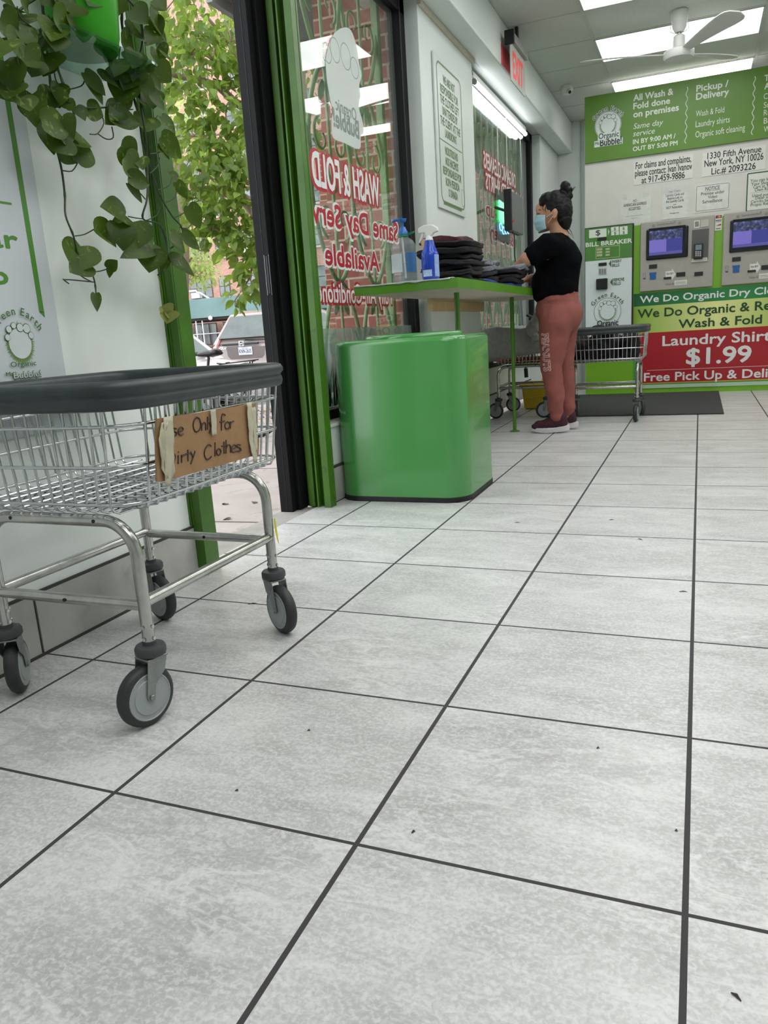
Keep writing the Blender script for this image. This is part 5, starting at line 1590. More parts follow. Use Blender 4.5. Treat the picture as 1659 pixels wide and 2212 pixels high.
LV = {0: [(605, 1465, 765, 1570, 150), (515, 1575, 480, 1745, 170), (560, 1690, 445, 1745, 120), (690, 1715, 752, 1665, 60), (708, 1700, 700, 1780, 34), (612, 1880, 622, 1988, 46), (370, 885, 590, 938, 120), (395, 925, 510, 1046, 110), (300, 790, 347, 990, 95), (495, 1040, 560, 930, 110), (205, 600, 226, 805, 110), (165, 620, 215, 780, 90)],
      1: [(805, 1385, 652, 1312, 150), (850, 1420, 830, 1615, 190), (760, 1430, 800, 1600, 150), (985, 1560, 782, 1640, 110), (965, 1600, 955, 1745, 150), (1040, 1630, 1045, 1740, 80), (860, 450, 790, 578, 150), (925, 480, 1035, 572, 130), (650, 490, 795, 556, 95), (745, 470, 650, 492, 60)],
      2: [(1100, 1675, 1268, 1755, 120), (1085, 1525, 1197, 1612, 130), (1165, 1490, 1275, 1605, 80), (1205, 1318, 1280, 1465, 110), (1090, 1100, 1132, 1160, 60), (1130, 1165, 1205, 1275, 60), (1030, 875, 1160, 1015, 110), (1012, 935, 1095, 1022, 40), (818, 1135, 955, 1182, 90), (820, 1172, 918, 1300, 60), (775, 935, 885, 1040, 140), (800, 1005, 882, 1135, 170), (895, 1010, 915, 1090, 80), (1000, 290, 1090, 345, 140), (1010, 420, 1100, 525, 110), (960, 110, 1060, 245, 150), (850, 60, 945, 155, 120), (975, 5, 1065, 70, 150), (960, 600, 1070, 700, 90), (1035, 745, 1130, 870, 70), (960, 330, 1020, 425, 90)],
      3: [(10, 0, 130, 60, 140), (0, 120, 120, 220, 120), (30, 240, 60, 330, 130), (30, 390, 100, 580, 130), (130, 200, 180, 300, 90)],
      4: [(540, 470, 668, 672, 70), (548, 465, 690, 618, 60), (560, 692, 668, 742, 95), (700, 752, 892, 800, 120), (770, 715, 700, 770, 90), (480, 690, 548, 772, 80), (360, 610, 460, 640, 90)],
      5: [(270, 780, 460, 830, 120), (330, 560, 340, 700, 120), (420, 690, 470, 620, 60)],
      6: [(430, 110, 520, 220, 110), (360, 20, 450, 60, 90), (120, 240, 230, 190, 90)]}
rr = random.Random(5)
for (k, (pts, x, r, pets)) in enumerate(VINES):
    b = MB(); P3 = []
    for i, (u, v) in enumerate(pts):
        q = CL(u, v, x + .012 * math.sin(i * 1.3 + k)); P3.append(q)
    sm = []
    for i in range(len(P3) - 1):
        p0, p1, p2, p3 = P3[max(i - 1, 0)], P3[i], P3[i + 1], P3[min(i + 2, len(P3) - 1)]
        for j in range(5):
            s = j / 5; sm.append(.5 * ((2 * p1) + (p2 - p0) * s + (2 * p0 - 5 * p1 + 4 * p2 - p3) * s * s + (3 * p1 - p0 - 3 * p2 + p3) * s ** 3))
    sm.append(P3[-1])
    b.tube(sm, [r * 1.6 * (1 - .45 * i / len(sm)) + (.0008 if i % 9 == 0 else 0) for i in range(len(sm))], 7)
    for pt in pets: b.tube(catmull([CL(u, v, x + .006 * math.sin(j + k)) for j, (u, v) in enumerate(pt)], 3), .0016, 6)
    vine = b.build('vine', M_stem, plant, smooth=70)
    b = MB()

    def put(u0, v0, u1, v1, w_):
        xx_ = x + rr.uniform(.0, .03); p = CL(u0, v0, xx_); q = CL(u1, v1, xx_ + rr.uniform(-.012, .025))
        sc_ = (CL(100, 100, xx_) - CL(101, 100, xx_)).length
        nr = Vec((.75, -.55 + rr.uniform(-.35, .35), .35 + rr.uniform(-.4, .3)))
        heart_leaf(b, p, q, w_ * .00058, nr, rr.uniform(.12, .5), rr.uniform(-.1, .35))
    for q in LV[k]: put(*q)
    if k in (0, 3, 4, 5, 6):
        cnt = {0: 6, 3: 9, 4: 3, 5: 6, 6: 13}[k]
        for _ in range(cnt):
            i = rr.randrange(0, max(1, int(len(pts) * (.4 if k == 0 else .95)))); u, v = pts[i]
            u += rr.uniform(-110, 110); v += rr.uniform(-90, 60); a = rr.uniform(.5, 2.6); L_ = rr.uniform(90, 145)
            put(u, max(v, -60), u + L_ * math.cos(a), max(v, -60) + L_ * math.sin(a), rr.uniform(100, 150))
    if k in (1, 2):
        for _ in range(9):
            i = rr.randrange(0, 6 if k == 1 else 5); u, v = pts[i]; u += rr.uniform(-70, 120); v += rr.uniform(-60, 110); a = rr.uniform(.3, 2.2); L_ = rr.uniform(80, 130)
            put(u, v, u + L_ * math.cos(a), v + L_ * math.sin(a), rr.uniform(85, 140))
    b.build('foliage', M_poth, vine, smooth=60)
b = MB()
for q in ((1035, 1960, 1060, 2010, 60), (1060, 2000, 1075, 2070, 70), (1050, 1985, 1095, 2030, 50)):
    heart_leaf(b, CL(q[0], q[1], -.56), CL(q[2], q[3], -.555), q[4] * .0009, Vec((.8, -.4, .3)), .8, .5)
b.tube([CL(1010, 1760, -.515), CL(1035, 1860, -.55), CL(1040, 1965, -.56)], .0012, 5)
b.build('withered_leaf', mat('withered_leaf', (150, 158, 84), .7, trans=.2), plant)
# ================================================================ WINDOW LETTERING, GRILLES, NEON, MONITOR
M_lred = mat('vinyl_red', (172, 22, 44), .4, var=.01); M_lwht = mat('vinyl_white', (222, 224, 222), .4, var=.01)
XG = -.7195


def C3(u, v): return 520 + u * .32547, v * .32547
def C4(u, v): return 880 + u * .25316, v * .25316


def mirror_text(CF, s, base, capp, end, ref=None, b1=.02, b2=.06):
    """lettering for the street, seen from inside in reverse: (letter mesh, outline mesh)"""
    a, c, e = pX(*CF(*base), XG), pX(*CF(*capp), XG), pX(*CF(*end), XG)
    w_ = abs(e.y - a.y); h = c.z - a.z
    lo, hi = MB(), MB()
    hi.text(s, (XG + .0012, a.y, a.z), -Y, Z, w_, h, b1, 0, ref)
    lo.text(s, (XG, a.y + .006, a.z - .004), -Y, Z, w_ * 1.02, h + .006, b2, 0, ref)
    return lo, hi


def words(name, label, CF, rows):
    r0 = [mirror_text(CF, *r[:-1]) for r in rows]
    p = pX(*CF(*rows[-1][1]), XG)
    t = thing(name, label, 'lettering', p, 'red and white vinyl words on the windows')
    for (lo, hi), r in zip(r0, rows):
        bo = lo.build('outline', M_lred if r[-1] == 'w' else M_lwht, t); bo['label'] = '%s outline of the words %s' % ('red' if r[-1] == 'w' else 'white', r[0])
        bo = hi.build('words', M_lwht if r[-1] == 'w' else M_lred, t); bo['label'] = '%s letters %s' % ('white' if r[-1] == 'w' else 'red', r[0])


words('window_lettering', 'reversed red and white vinyl words on the window beside the door', C3, [
    ('WASH & FOLD', (922, 1368), (922, 1188), (482, 1232), None, .025, .085, 'w'),
    ('Same Day Service', (1046, 1606), (1046, 1486), (458, 1485), 'Same Day Servi', .03, .085, 'r'),
    ('Available', (918, 1800), (918, 1680), (566, 1760), None, .03, .085, 'r'),
    ('Fully Air-Conditioned', (1002, 2018), (1002, 1908), (472, 1990), None, .015, .085, 'w')])
words('window_lettering', 'reversed red and white vinyl words on the far window behind the person', C4, [
    ('ORGANIC CLEANERS', (925, 1610), (925, 1495), (652, 1440), None, .02, .07, 'w'),
    ('LAUNDERED SHIRTS', (985, 1790), (985, 1680), (672, 1648), None, .02, .07, 'w'),
    ('Pick-up', (880, 1930), (880, 1820), (672, 1855), None, .02, .07, 'r'),
    ('& Delivery', (905, 2105), (905, 1995), (700, 2055), None, .02, .07, 'r')])

# frosted round decal high on the first window
M_frost = veil('frosted_film', (214, 222, 218), .62, .5)
t = thing('window_decal', 'frosted white round emblem decal high on the window beside the door', 'decal', pX(745, 300, XG))
b = MB(); out = [(705, 118), (722, 72), (752, 60), (768, 92), (776, 140), (781, 162), (776, 184), (778, 205), (775, 232), (783, 262), (785, 286), (779, 294), (776, 322), (742, 308), (720, 298), (716, 268), (718, 250), (722, 238), (716, 226), (710, 198), (705, 160)]
def smooth_loop(p, k=4):
    n = len(p); r = []
    for i in range(n):
        a, c, d, e = (Vec(p[(i + j - 1) % n]) for j in range(4))
        for q in range(k):
            s = q / k; r.append(tuple(.5 * ((2 * c) + (d - a) * s + (2 * a - 5 * c + 4 * d - e) * s * s + (3 * c - a - 3 * d + e) * s ** 3)))
    return r


b.prism([(-(pX(u, v, XG).y), pX(u, v, XG).z) for u, v in smooth_loop(out)], (XG, 0, 0), -Y, Z, X * .0006); b.build('film', M_frost, t)
b = MB()
a, e = pX(770, 262, XG), pX(726, 250, XG); b.text('Organic', (XG + .001, a.y, a.z), -Y, Z, abs(a.y - e.y), .055, .02)
a, e = pX(776, 300, XG), pX(722, 284, XG); b.text('Bubble!', (XG + .001, a.y, a.z), -Y, Z, abs(a.y - e.y), .08, .04)
for y_, z_, r in ((.16, .30, .05), (.06, .34, .06), (-.06, .33, .055), (-.15, .27, .045)):
    c = pX(742, 215, XG); ring(b, [(r * math.cos(k * PI / 10), r * math.sin(k * PI / 10)) for k in range(20)], .005, (XG + .001, c.y + y_, c.z + z_ * .6), Y, Z)
b.build('lettering', veil('frost_print', (150, 164, 158), .6), t)
# printed grass film along the foot of the first window
t = thing('grass_film', 'printed film of green grass blades along the foot of the first window', 'decal', (XG, 2.6, .41))
b = MB(); r3_ = random.Random(3)
b.prism([(2.14, .41), (3.6, .41), (3.6, .78), (2.14, .78)], (XG - .0032, 0, 0), Y, Z, X * .0004); b.build('haze', veil('grey_film', (176, 186, 184), .55), t)
b = MB()
for i in range(150):
    y_ = 2.14 + 1.45 * i / 150 + r3_.uniform(-.01, .01); h = r3_.uniform(.10, .30); l = r3_.uniform(-.05, .05)
    b.face([(XG - .002, y_ - .006, .415), (XG - .002, y_ + .006, .415), (XG - .002, y_ + l * .5 + .004, .415 + h * .6), (XG - .002, y_ + l, .415 + h), (XG - .002, y_ + l * .4 - .004, .415 + h * .6)])
b.build('blades', mat('film_grass', (70, 118, 72), .5, var=.35, vs=26, trans=.3), t)

# scrolled iron grilles outside the glass
M_iron = mat('sage_iron', (134, 150, 108), .42, var=.1, vs=14)


def spiral(c, r0, turns, a0, sg, n=26):
    return [c + Y * (sg * r0 * (1 - .78 * i / n) * math.cos(a0 + turns * 2 * PI * i / n)) + Z * (r0 * (1 - .78 * i / n) * math.sin(a0 + turns * 2 * PI * i / n)) for i in range(n + 1)]


def grille(label, y0, y1, z0, z1, ncol, xg):
    t = thing('window_grille', label, 'grille', (xg, (y0 + y1) / 2, z0), 'scrolled iron window grilles')
    b = MB()
    for y_ in (y0, y1): b.box(xg - .02, xg + .02, y_ - .022, y_ + .022, z0, z1)
    for z_ in (z0, z1): b.box(xg - .015, xg + .015, y0, y1, z_ - .015, z_ + .015)
    b.build('frame', M_iron, t, bevel=.004)
    cw = (y1 - y0) / ncol; chh = 1.02; zz0 = z0 - .42
    for i in range(ncol):
        yc = y0 + cw * (i + .5)
        b = MB(); k = 0
        b.cyl((xg, yc, z0), (xg, yc, z1), .009, n=8)
        while zz0 + k * chh < z1:
            za = zz0 + k * chh; k += 1
            pts = [Vec((xg, yc + cw * .46 * math.sin(2 * PI * j / 40) * (1 - .12 * math.cos(4 * PI * j / 40)), za + chh / 2 - chh / 2 * math.cos(2 * PI * j / 40))) for j in range(40)]
            pts = [p for p in pts]
            seg = [Vec((p.x, p.y, min(max(p.z, z0), z1))) for p in pts]
            b.tube(seg, .0115, 8, True)
            for sg in (-1, 1):
                for (zc, a0, tr) in ((za + .30, -1.4, .9), (za + .68, 1.4, -.9)):
                    if z0 + .1 < zc < z1 - .1: b.tube(spiral(Vec((xg + .004, yc + sg * cw * .20, zc)), cw * .19, tr, a0, sg), [.009 - .004 * j / 26 for j in range(27)], 7)
                zc = za + .5
                if z0 + .15 < zc < z1 - .15: b.ell((xg, yc + sg * cw * .1, zc), (.008, cw * .07, .075), 10, 8, Matrix.Rotation(sg * -.5, 3, 'X'))
                if z0 + .15 < za + .93 < z1 - .1: b.ell((xg, yc + sg * cw * .11, za + .90), (.008, cw * .06, .06), 10, 8, Matrix.Rotation(sg * .6, 3, 'X'))
        b.build('scroll', M_iron, t, smooth=60)
    return t


grille('sage green scrolled iron grille outside the window beside the door', 2.14, 3.60, .42, 2.62, 3, -.84)
grille('sage green scrolled iron grille outside the far window', 4.90, 7.28, .42, 2.62, 6, -.84)
# hanging bead chains and blind cords at the far window
for k, (u, v0, v1) in enumerate(((1073, 240, 420), (1092, 240, 400), (1123, 290, 390))):
    a, e = pX(u, v0, -.70), pX(u + 4, v1, -.70); o = MB().tube([a, (a + e) / 2 + Y * .01, e], .003, 5).build('hanging_cord', mat('pale_cord', (196, 204, 190), .4))
    tag(o, ('thin white cord hanging nearest the pier at the far window', 'middle thin white cord hanging at the far window', 'thin white cord hanging farthest from the pier at the far window')[k], 'cord', 'cords at the far window')

# neon sign
def neon_mat(n, rgb, s):
    return lamp_mat(n, rgb, s)


t = thing('neon_sign', 'glowing green and blue neon sign in the far window', 'neon sign', pX(1085, 475, -.705))
b = MB(); ya, yb_ = pX(1077, 470, -.705).y, pX(1099, 470, -.705).y; zt, zb = pX(1087, 442, -.705).z, pX(1087, 480, -.705).z
for i in range(9):
    z_ = zt + (zb - zt) * i / 8; n = 24
    b.tube([(-.70, ya + (yb_ - ya) * j / n, z_ + .012 * math.sin(j * 1.9 + i)) for j in range(n + 1)], .007, 6)
b.build('green_tube', neon_mat('neon_green', (30, 255, 110), 2.4), t)
b = MB()
for i, (dy, dz) in enumerate(((.06, -.05), (.16, -.07), (.26, -.06), (.36, -.05))):
    b.tube([Vec((-.70, ya + (yb_ - ya) * (dy * 2.4), zb + dz + .0)) + Y * .045 * math.cos(k * PI / 8) + Z * .03 * math.sin(k * PI / 8) for k in range(14)], .005, 6)
b.build('blue_tube', neon_mat('neon_blue', (110, 200, 255), 1.8), t)
b = MB(); b.box(-.712, -.708, ya - .06, yb_ + .06, zb - .16, zt + .10); b.build('backing', veil('smoked_acrylic', (40, 70, 60), .55, .2), t)

# monitor on an arm seen from behind
t = thing('monitor', 'slim dark monitor hanging in front of the far window, seen from behind', 'monitor', (-.50, 5.55, 1.47))
A = [pX(*q, -.50) for q in ((1096, 411), (1122, 432), (1127, 512), (1105, 501))]
zt, zb = 1.762, 1.468; y0, y1 = 5.335, 5.80
b = MB(); b.box(-.515, -.480, y0, y1, zb, zt); b.build('back_shell', mat('monitor_shell', (88, 92, 92), .35, var=.05), t, bevel=.006)
b = MB(); b.box(-.53, -.470, y0 - .02, y0 + .012, zb - .004, zt + .006); b.build('side_edge', M_blackd, t, bevel=.004)
b = MB(); b.box(-.532, -.515, y0 + .01, y1, zb, zt); b.build('bezel', M_blackd, t)
b = MB(); b.cyl((-.46, y0 - .015, zb + .06), (-.455, y0 - .025, zb + .06), .008, n=10); b.build('indicator', mat('red_dot', (170, 50, 40), .4), t)
b = MB(); b.tube([(-.5, y0 + .12, zb + .01), (-.49, y0 + .15, zb - .03), (-.48, y0 + .10, zb - .18), (-.48, y0 + .20, zb - .36), (-.5, y0 + .26, 1.0)], .005, 6); b.build('cable', M_blackd, t, smooth=60)
b = MB(); b.cyl((-.515, 5.58, 1.62), (-.69, 5.70, 1.70), .012); b.build('arm', M_blackd, t)
# ================================================================ OUTSIDE
# brick piers and the canopy
o = struct(MB().box(-1.27, -.778, 3.69, 4.3, -.1, 3.2), 'wall_pier', M_brick)
o = struct(MB().box(-4.2, -.86, 9.6, 10.2, -.4, 3.6), 'wall_neighbour', M_brick)
b = MB(); b.box(-1.75, -.95, 3.35, 9.5, 2.72, 2.84); b.box(-1.78, -1.74, 3.35, 9.5, 2.66, 2.9)
tag(b.build('canopy', mat('grey_canopy', (120, 124, 122), .6)), 'grey canopy over the shop windows outside', 'canopy')


# ---- parked vehicles
def car(name, label, cat, loc, prof, green, hw_low, hw_top, belt, paint, L_, glassy, wheels):
    t = thing(name, label, cat, loc, 'vehicles parked at the kerb')
    O = Vec(loc)
    b = MB(); n = len(prof)
    vs = []
    secs = [(-1, .90), (-.96, .985), (-.6, 1.0), (.6, 1.0), (.96, .985), (1, .90)]
    ym = sum(p[0] for p in prof) / n
    for k, f in secs:
        for y_, z_ in prof:
            w_ = hw_low * (1 - .06 * max(0, (z_ - .7)) / .4)
            endr = 1.0
            yy_ = ym + (y_ - ym) * (f if abs(k) > .9 else 1)
            vs.append(O + Vec((k * w_, yy_, z_)))
    fs = []
    for s in range(len(secs) - 1):
        for i in range(n): fs.append((s * n + i, s * n + (i + 1) % n, (s + 1) * n + (i + 1) % n, (s + 1) * n + i))
    fs.append(tuple(range(n))); fs.append(tuple((len(secs) - 1) * n + i for i in range(n))[::-1])
    b.add(vs, fs); b.build('body', paint, t, smooth=50, bevel=.03, bseg=2)
    # greenhouse
    b = MB(); n = len(green); vs = []
    for k in (-1, -.93, .93, 1):
        for y_, z_ in green:
            f = (z_ - belt) / (max(q[1] for q in green) - belt); w_ = hw_low * .94 + (hw_top - hw_low * .94) * max(0, f)
            vs.append(O + Vec((k * w_, y_, z_ - (.025 if abs(k) == 1 and f > .8 else 0))))
    fs = []
    for s in range(3):
        for i in range(n): fs.append((s * n + i, s * n + (i + 1) % n, (s + 1) * n + (i + 1) % n, (s + 1) * n + i))
    fs.append(tuple(range(n))); fs.append(tuple(3 * n + i for i in range(n))[::-1])
    b.add(vs, fs); b.build('cabin', paint, t, smooth=40, bevel=.02)
    for (y_, r) in wheels:
        for sx in (-1, 1):
            b = MB(); b.lathe([(.0, -.10), (r * .62, -.10), (r * .66, -.11), (r * .95, -.11), (r, -.08), (r, .08), (r * .95, .11), (r * .66, .11), (0, .10)], O + Vec((sx * (hw_low - .12), y_, r)), X, n=28); b.mi = 1
            b.lathe([(0, .0), (r * .60, .0), (r * .6, .012), (0, .02)], O + Vec((sx * (hw_low - .015), y_, r)), X * sx, n=20)
            b.build('wheel', [mat('car_tyre', (30, 30, 32), .8), mat('car_rim', (160, 162, 164), .35, .7)], t, smooth=40)
    return t, O


M_taupe = mat('taupe_car_paint', (150, 138, 134), .25, var=.03, coat=.6)
M_silv = mat('silver_car_paint', (190, 188, 190), .25, .2, var=.03, coat=.6)
M_cgl = mat('car_glass', (52, 62, 62), .05, spec=1, var=.1)
SUV = Vec((-7.21, 11.96, -.30))
prof = [(.06, .28), (.02, .45), (0, .62), (.06, .70), (.07, .98), (.16, 1.04), (3.2, 1.06), (4.25, .95), (4.42, .75), (4.45, .40), (4.35, .26)]
green = [(.13, 1.03), (.58, 1.60), (.95, 1.665), (2.2, 1.66), (2.55, 1.60), (3.35, 1.05)]
t, O = car('suv', 'taupe suv parked at the kerb, seen from behind through the doorway', 'car', SUV, prof, green, .86, .63, 1.02, M_taupe, 4.45, M_cgl, ((.85, .345), (3.5, .345)))
b = MB()
b.add([O + Vec(q) for q in ((-.67, .15, 1.14), (.67, .15, 1.14), (.56, .505, 1.555), (-.56, .505, 1.555), (-.65, .13, 1.145), (.65, .13, 1.145), (.54, .485, 1.56), (-.54, .485, 1.56))], [(0, 1, 2, 3), (4, 7, 6, 5), (0, 4, 5, 1), (1, 5, 6, 2), (2, 6, 7, 3), (3, 7, 4, 0)])
b.build('rear_window', mat('rear_glass', (60, 72, 70), .04, spec=1, var=.3, vs=5), t)
for sx in (-1, 1):
    b = MB(); f = lambda z_: .8085 + (.63 - .8085) * (z_ - 1.02) / .645 + .004
    b.prism([(.35, 1.1), (.62, 1.50), (1.4, 1.56), (1.4, 1.1)], O, Y, Z, X * .001)
    b.v = [Vec((O.x + sx * (f(p.z - O.z) + (p.x - O.x))), ) if False else Vec((O.x + sx * (f(p.z - O.z) + .002 + (p.x - O.x)), p.y, p.z)) for p in b.v]; b.build('side_window', M_cgl, t)
    b = MB(); b.prism([(1.48, 1.1), (1.48, 1.56), (2.25, 1.56), (2.95, 1.1)], O, Y, Z, X * .001)
    b.v = [Vec((O.x + sx * (f(p.z - O.z) + .002 + (p.x - O.x)), p.y, p.z)) for p in b.v]; b.build('side_window', M_cgl, t)
    b = MB(); b.add([O + Vec((sx * x, y_, z_)) for x, y_, z_ in ((.78, .05, .80), (.70, .045, .80), (.66, .08, 1.05), (.55, .47, 1.56), (.585, .53, 1.56), (.76, .16, 1.06))], [(0, 1, 2, 5), (2, 3, 4, 5)])
    o = b.build('tail_light', mat('tail_red', (205, 140, 138), .25), t); m = o.modifiers.new('th', 'SOLIDIFY'); m.thickness = .04
    b = MB(); b.box(O.x + sx * .70 - .05, O.x + sx * .70 + .05, O.y + .035, O.y + .06, O.z + .80, O.z + .90); b.build('lamp_lens', mat('tail_clear', (222, 206, 204), .2), o)
b = MB(); b.box(O.x - .52, O.x + .30, O.y + .03, O.y + .07, O.z + 1.0, O.z + 1.045); gr = b.build('garnish', mat('black_garnish', (30, 31, 34), .3), t, bevel=.01)
b = MB(); c = O + Vec((-.07, .025, 1.03))
b.prism(rrect(.058, .05, .018, 5), c, X, Z, Y * .012); b.mi = 1
b.prism(rrect(.048, .04, .014, 5), c - Y * .002, X, Z, Y * .004); b.mi = 0
for sx in (-1, 1): b.prism([(sx * .034, .034), (sx * .022, .034), (sx * .018, -.034), (sx * .030, -.034)], c - Y * .004, X, Z, Y * .004)
b.box(c.x - .022, c.x + .022, c.y - .004, c.y, c.z - .006, c.z + .006)
b.build('emblem', [mat('emblem_chrome', (216, 216, 220), .2, 1), M_blackd], gr)
b = MB(); b.box(O.x - .16, O.x + .15, O.y + .04, O.y + .055, O.z + .81, O.z + .965); pl = b.build('license_plate', mat('plate_white', (214, 216, 224), .4), t, bevel=.006)
b = MB(); b.text('KNN-2635', (O.x - .14, O.y + .0385, O.z + .85), X, Z, .27, .07, .01); b.mi = 1; b.text('NEW YORK', (O.x - .07, O.y + .0385, O.z + .932), X, Z, .13, .018, .01)
b.build('plate_lettering', [mat('plate_navy', (40, 46, 90), .5), mat('plate_sky', (100, 120, 170), .5)], pl)
b = MB(); b.text('CR-V', (O.x - .60, O.y + .062, O.z + .935), X, Z, .16, .045, .05, .2); b.build('badge', MATS['emblem_chrome'], t)
b = MB(); b.prism([(-.36, .74), (.34, .74), (.40, .80), (.42, .96), (-.44, .96), (-.42, .8)], O + Y * .058, X, Z, Y * .01); b.build('plate_recess', mat('taupe_recess_shade', (112, 102, 100), .35), t)  # flat panel; the recess shade is painted as a darker taupe
b = MB(); b.tube([O + Vec((-.02, .10, 1.10)), O + Vec((.18, .115, 1.085)), O + Vec((.60, .095, 1.075))], [.018, .012, .006], 6); b.build('wiper', M_blackd, t)
b = MB(); b.tube([O + Vec((.36, 1.0, 1.66)), O + Vec((.30, .80, 1.85))], [.010, .005], 6); b.build('antenna', M_blackd, t)
b = MB(); b.box(O.x - .80, O.x + .80, O.y - .04, O.y + .3, O.z + .45, O.z + .68); b.build('bumper', M_taupe, t, bevel=.05, bseg=3)
b = MB(); b.box(O.x - .78, O.x + .78, O.y + .0, O.y + .3, O.z + .24, O.z + .46); b.build('under_bumper', M_blackd, t, bevel=.03)

SD = Vec((-7.05, 6.35, -.29))
prof = [(.05, .30), (0, .6), (.1, .78), (.9, .82), (3.2, .82), (4.1, .72), (4.42, .60), (4.5, .40), (4.4, .22)]
green = [(.45, .80), (1.15, 1.33), (1.7, 1.42), (2.35, 1.41), (2.72, 1.30), (3.5, .80)]
t, O = car('sedan', 'silver sedan parked behind the suv, mostly hidden by the green post', 'car', SD, prof, green, .86, .66, .80, M_silv, 4.5, M_cgl, ((.85, .31), (3.6, .31)))
for sx in (-1, 1):
    f = lambda z_: .8085 + (.66 - .8085) * (z_ - .80) / .62 + .004
    b = MB(); b.prism([(.85, .88), (1.3, 1.30), (2.3, 1.345), (2.66, 1.24), (3.2, .88)], O, Y, Z, X * .001)
    b.v = [Vec((O.x + sx * (f(p.z - O.z) + .002 + (p.x - O.x)), p.y, p.z)) for p in b.v]; b.build('side_window', mat('green_car_glass', (60, 84, 78), .06, spec=1), t)
    b = MB(); b.ell(O + Vec((sx * .90, 3.0, .90)), (.08, .05, .06), 12, 8); b.build('mirror', M_blackd, t)
b = MB(); b.add([O + Vec(q) for q in ((-.70, 3.47, .85), (.70, 3.47, .85), (.60, 2.76, 1.31), (-.60, 2.76, 1.31))], [(0, 1, 2, 3)]); o = b.build('windscreen', M_cgl, t); m = o.modifiers.new('th', 'SOLIDIFY'); m.thickness = .02

# ---- bicycle on the sidewalk
BK = pD(443, 765, 7.0); BK.z = sidewalk_z(BK.x, BK.y)
t = thing('bicycle', 'dark bicycle with a rear rack leaning on the sidewalk behind the near cart', 'bicycle', BK)
dr = Vec((.93, .36, 0)).normalized(); sd = dr.cross(Z)
Q = lambda a, z_, s=0: BK + dr * a + Z * z_ + sd * s
M_bkf = mat('bike_frame', (34, 34, 38), .35, var=.1)
sz = pD(443, 765, 7.0).z - BK.z
for nm, a in (('rear', .36), ('front', -.66)):
    c = Q(a, .335); b = MB()
    b.tube([c + dr * .325 * math.cos(k * PI / 20) + Z * .325 * math.sin(k * PI / 20) for k in range(40)], .018, 8, True); wv = b.build('wheel', mat('bike_tyre', (28, 28, 30), .8), t, smooth=60)
    b = MB(); b.tube([c + dr * .302 * math.cos(k * PI / 20) + Z * .302 * math.sin(k * PI / 20) for k in range(40)], .007, 6, True)
    for k in range(24):
        a2 = k * PI / 12 + .1 * (k % 2); b.cyl(c + sd * (.02 if k % 2 else -.02), c + dr * .30 * math.cos(a2) + Z * .30 * math.sin(a2), .0016, n=4)
    b.cyl(c - sd * .05, c + sd * .05, .02); b.build('spokes', mat('bike_spoke', (170, 172, 174), .3, 1), wv)
b = MB(); bb = Q(-.08, .28); stp = Q(0, sz - .18); hd = Q(-.52, sz - .08)
for p, q, r in ((bb, stp, .017), (bb, hd - Z * .1, .019), (stp, hd, .017), (bb, Q(.36, .335), .011), (stp, Q(.36, .335), .009), (hd, hd - Z * .16, .02), (hd - Z * .16, Q(-.66, .335), .013)): b.cyl(p, q, r, n=8)
b.build('frame', M_bkf, t, smooth=60)
b = MB(); b.cyl(stp, Q(.03, sz - .03), .013); b.cyl(hd, hd + Z * .12, .013); b.tube([hd + Z * .12 + sd * k * .29 - dr * .04 * abs(k) for k in (-1, -.4, 0, .4, 1)], .012, 8); b.build('post_and_bars', mat('bike_post', (24, 24, 26), .35), t)
b = MB(); b.ell(Q(.04, sz), (.13, .07, .03), 18, 10, Matrix.Rotation(math.atan2(dr.y, dr.x), 3, 'Z')); b.ell(Q(-.10, sz + .005), (.09, .025, .02), 14, 8, Matrix.Rotation(math.atan2(dr.y, dr.x), 3, 'Z')); b.ell(Q(.10, sz + .01), (.06, .085, .035), 14, 8, Matrix.Rotation(math.atan2(dr.y, dr.x), 3, 'Z')); b.build('saddle', mat('saddle_black', (22, 22, 24), .3), t, smooth=80)
b = MB(); zr = sz - .10
for s in (-.06, 0, .06): b.cyl(Q(.14, zr, s), Q(.48, zr + .02, s), .006, n=6)
b.tube([Q(.14, zr, -.06), Q(.10, zr + .01, 0), Q(.14, zr, .06)], .006, 6)
for a in (.2, .32, .44): b.cyl(Q(a, zr + .01, -.07), Q(a, zr + .01, .07), .006, n=6)
for s in (-.06, .06): b.cyl(Q(.36, .335, s), Q(.42, zr + .01, s), .006, n=6)
b.tube([Q(.36 + .36 * math.cos(k * PI / 12), .335 + .36 * math.sin(k * PI / 12)) for k in range(0, 13)], .02, 6, flat=.3)
b.build('rear_rack', mat('rack_black', (20, 20, 22), .45), t)
b = MB(); b.lathe([(0, -.01), (.09, -.01), (.09, .01), (0, .01)], bb + sd * .05, sd, n=24); b.obox(bb + sd * .08 + dr * .08 - Z * .06, dr * .09 - Z * .07, sd * .008, Z * .012); b.build('crank', mat('crank_grey', (110, 112, 114), .35, .8), t)
b = MB(); b.obox(Q(-.33, .42), dr * .09, sd * .04, Z * .1); b.build('frame_bag', mat('bag_black', (26, 26, 28), .8), t, bevel=.02)

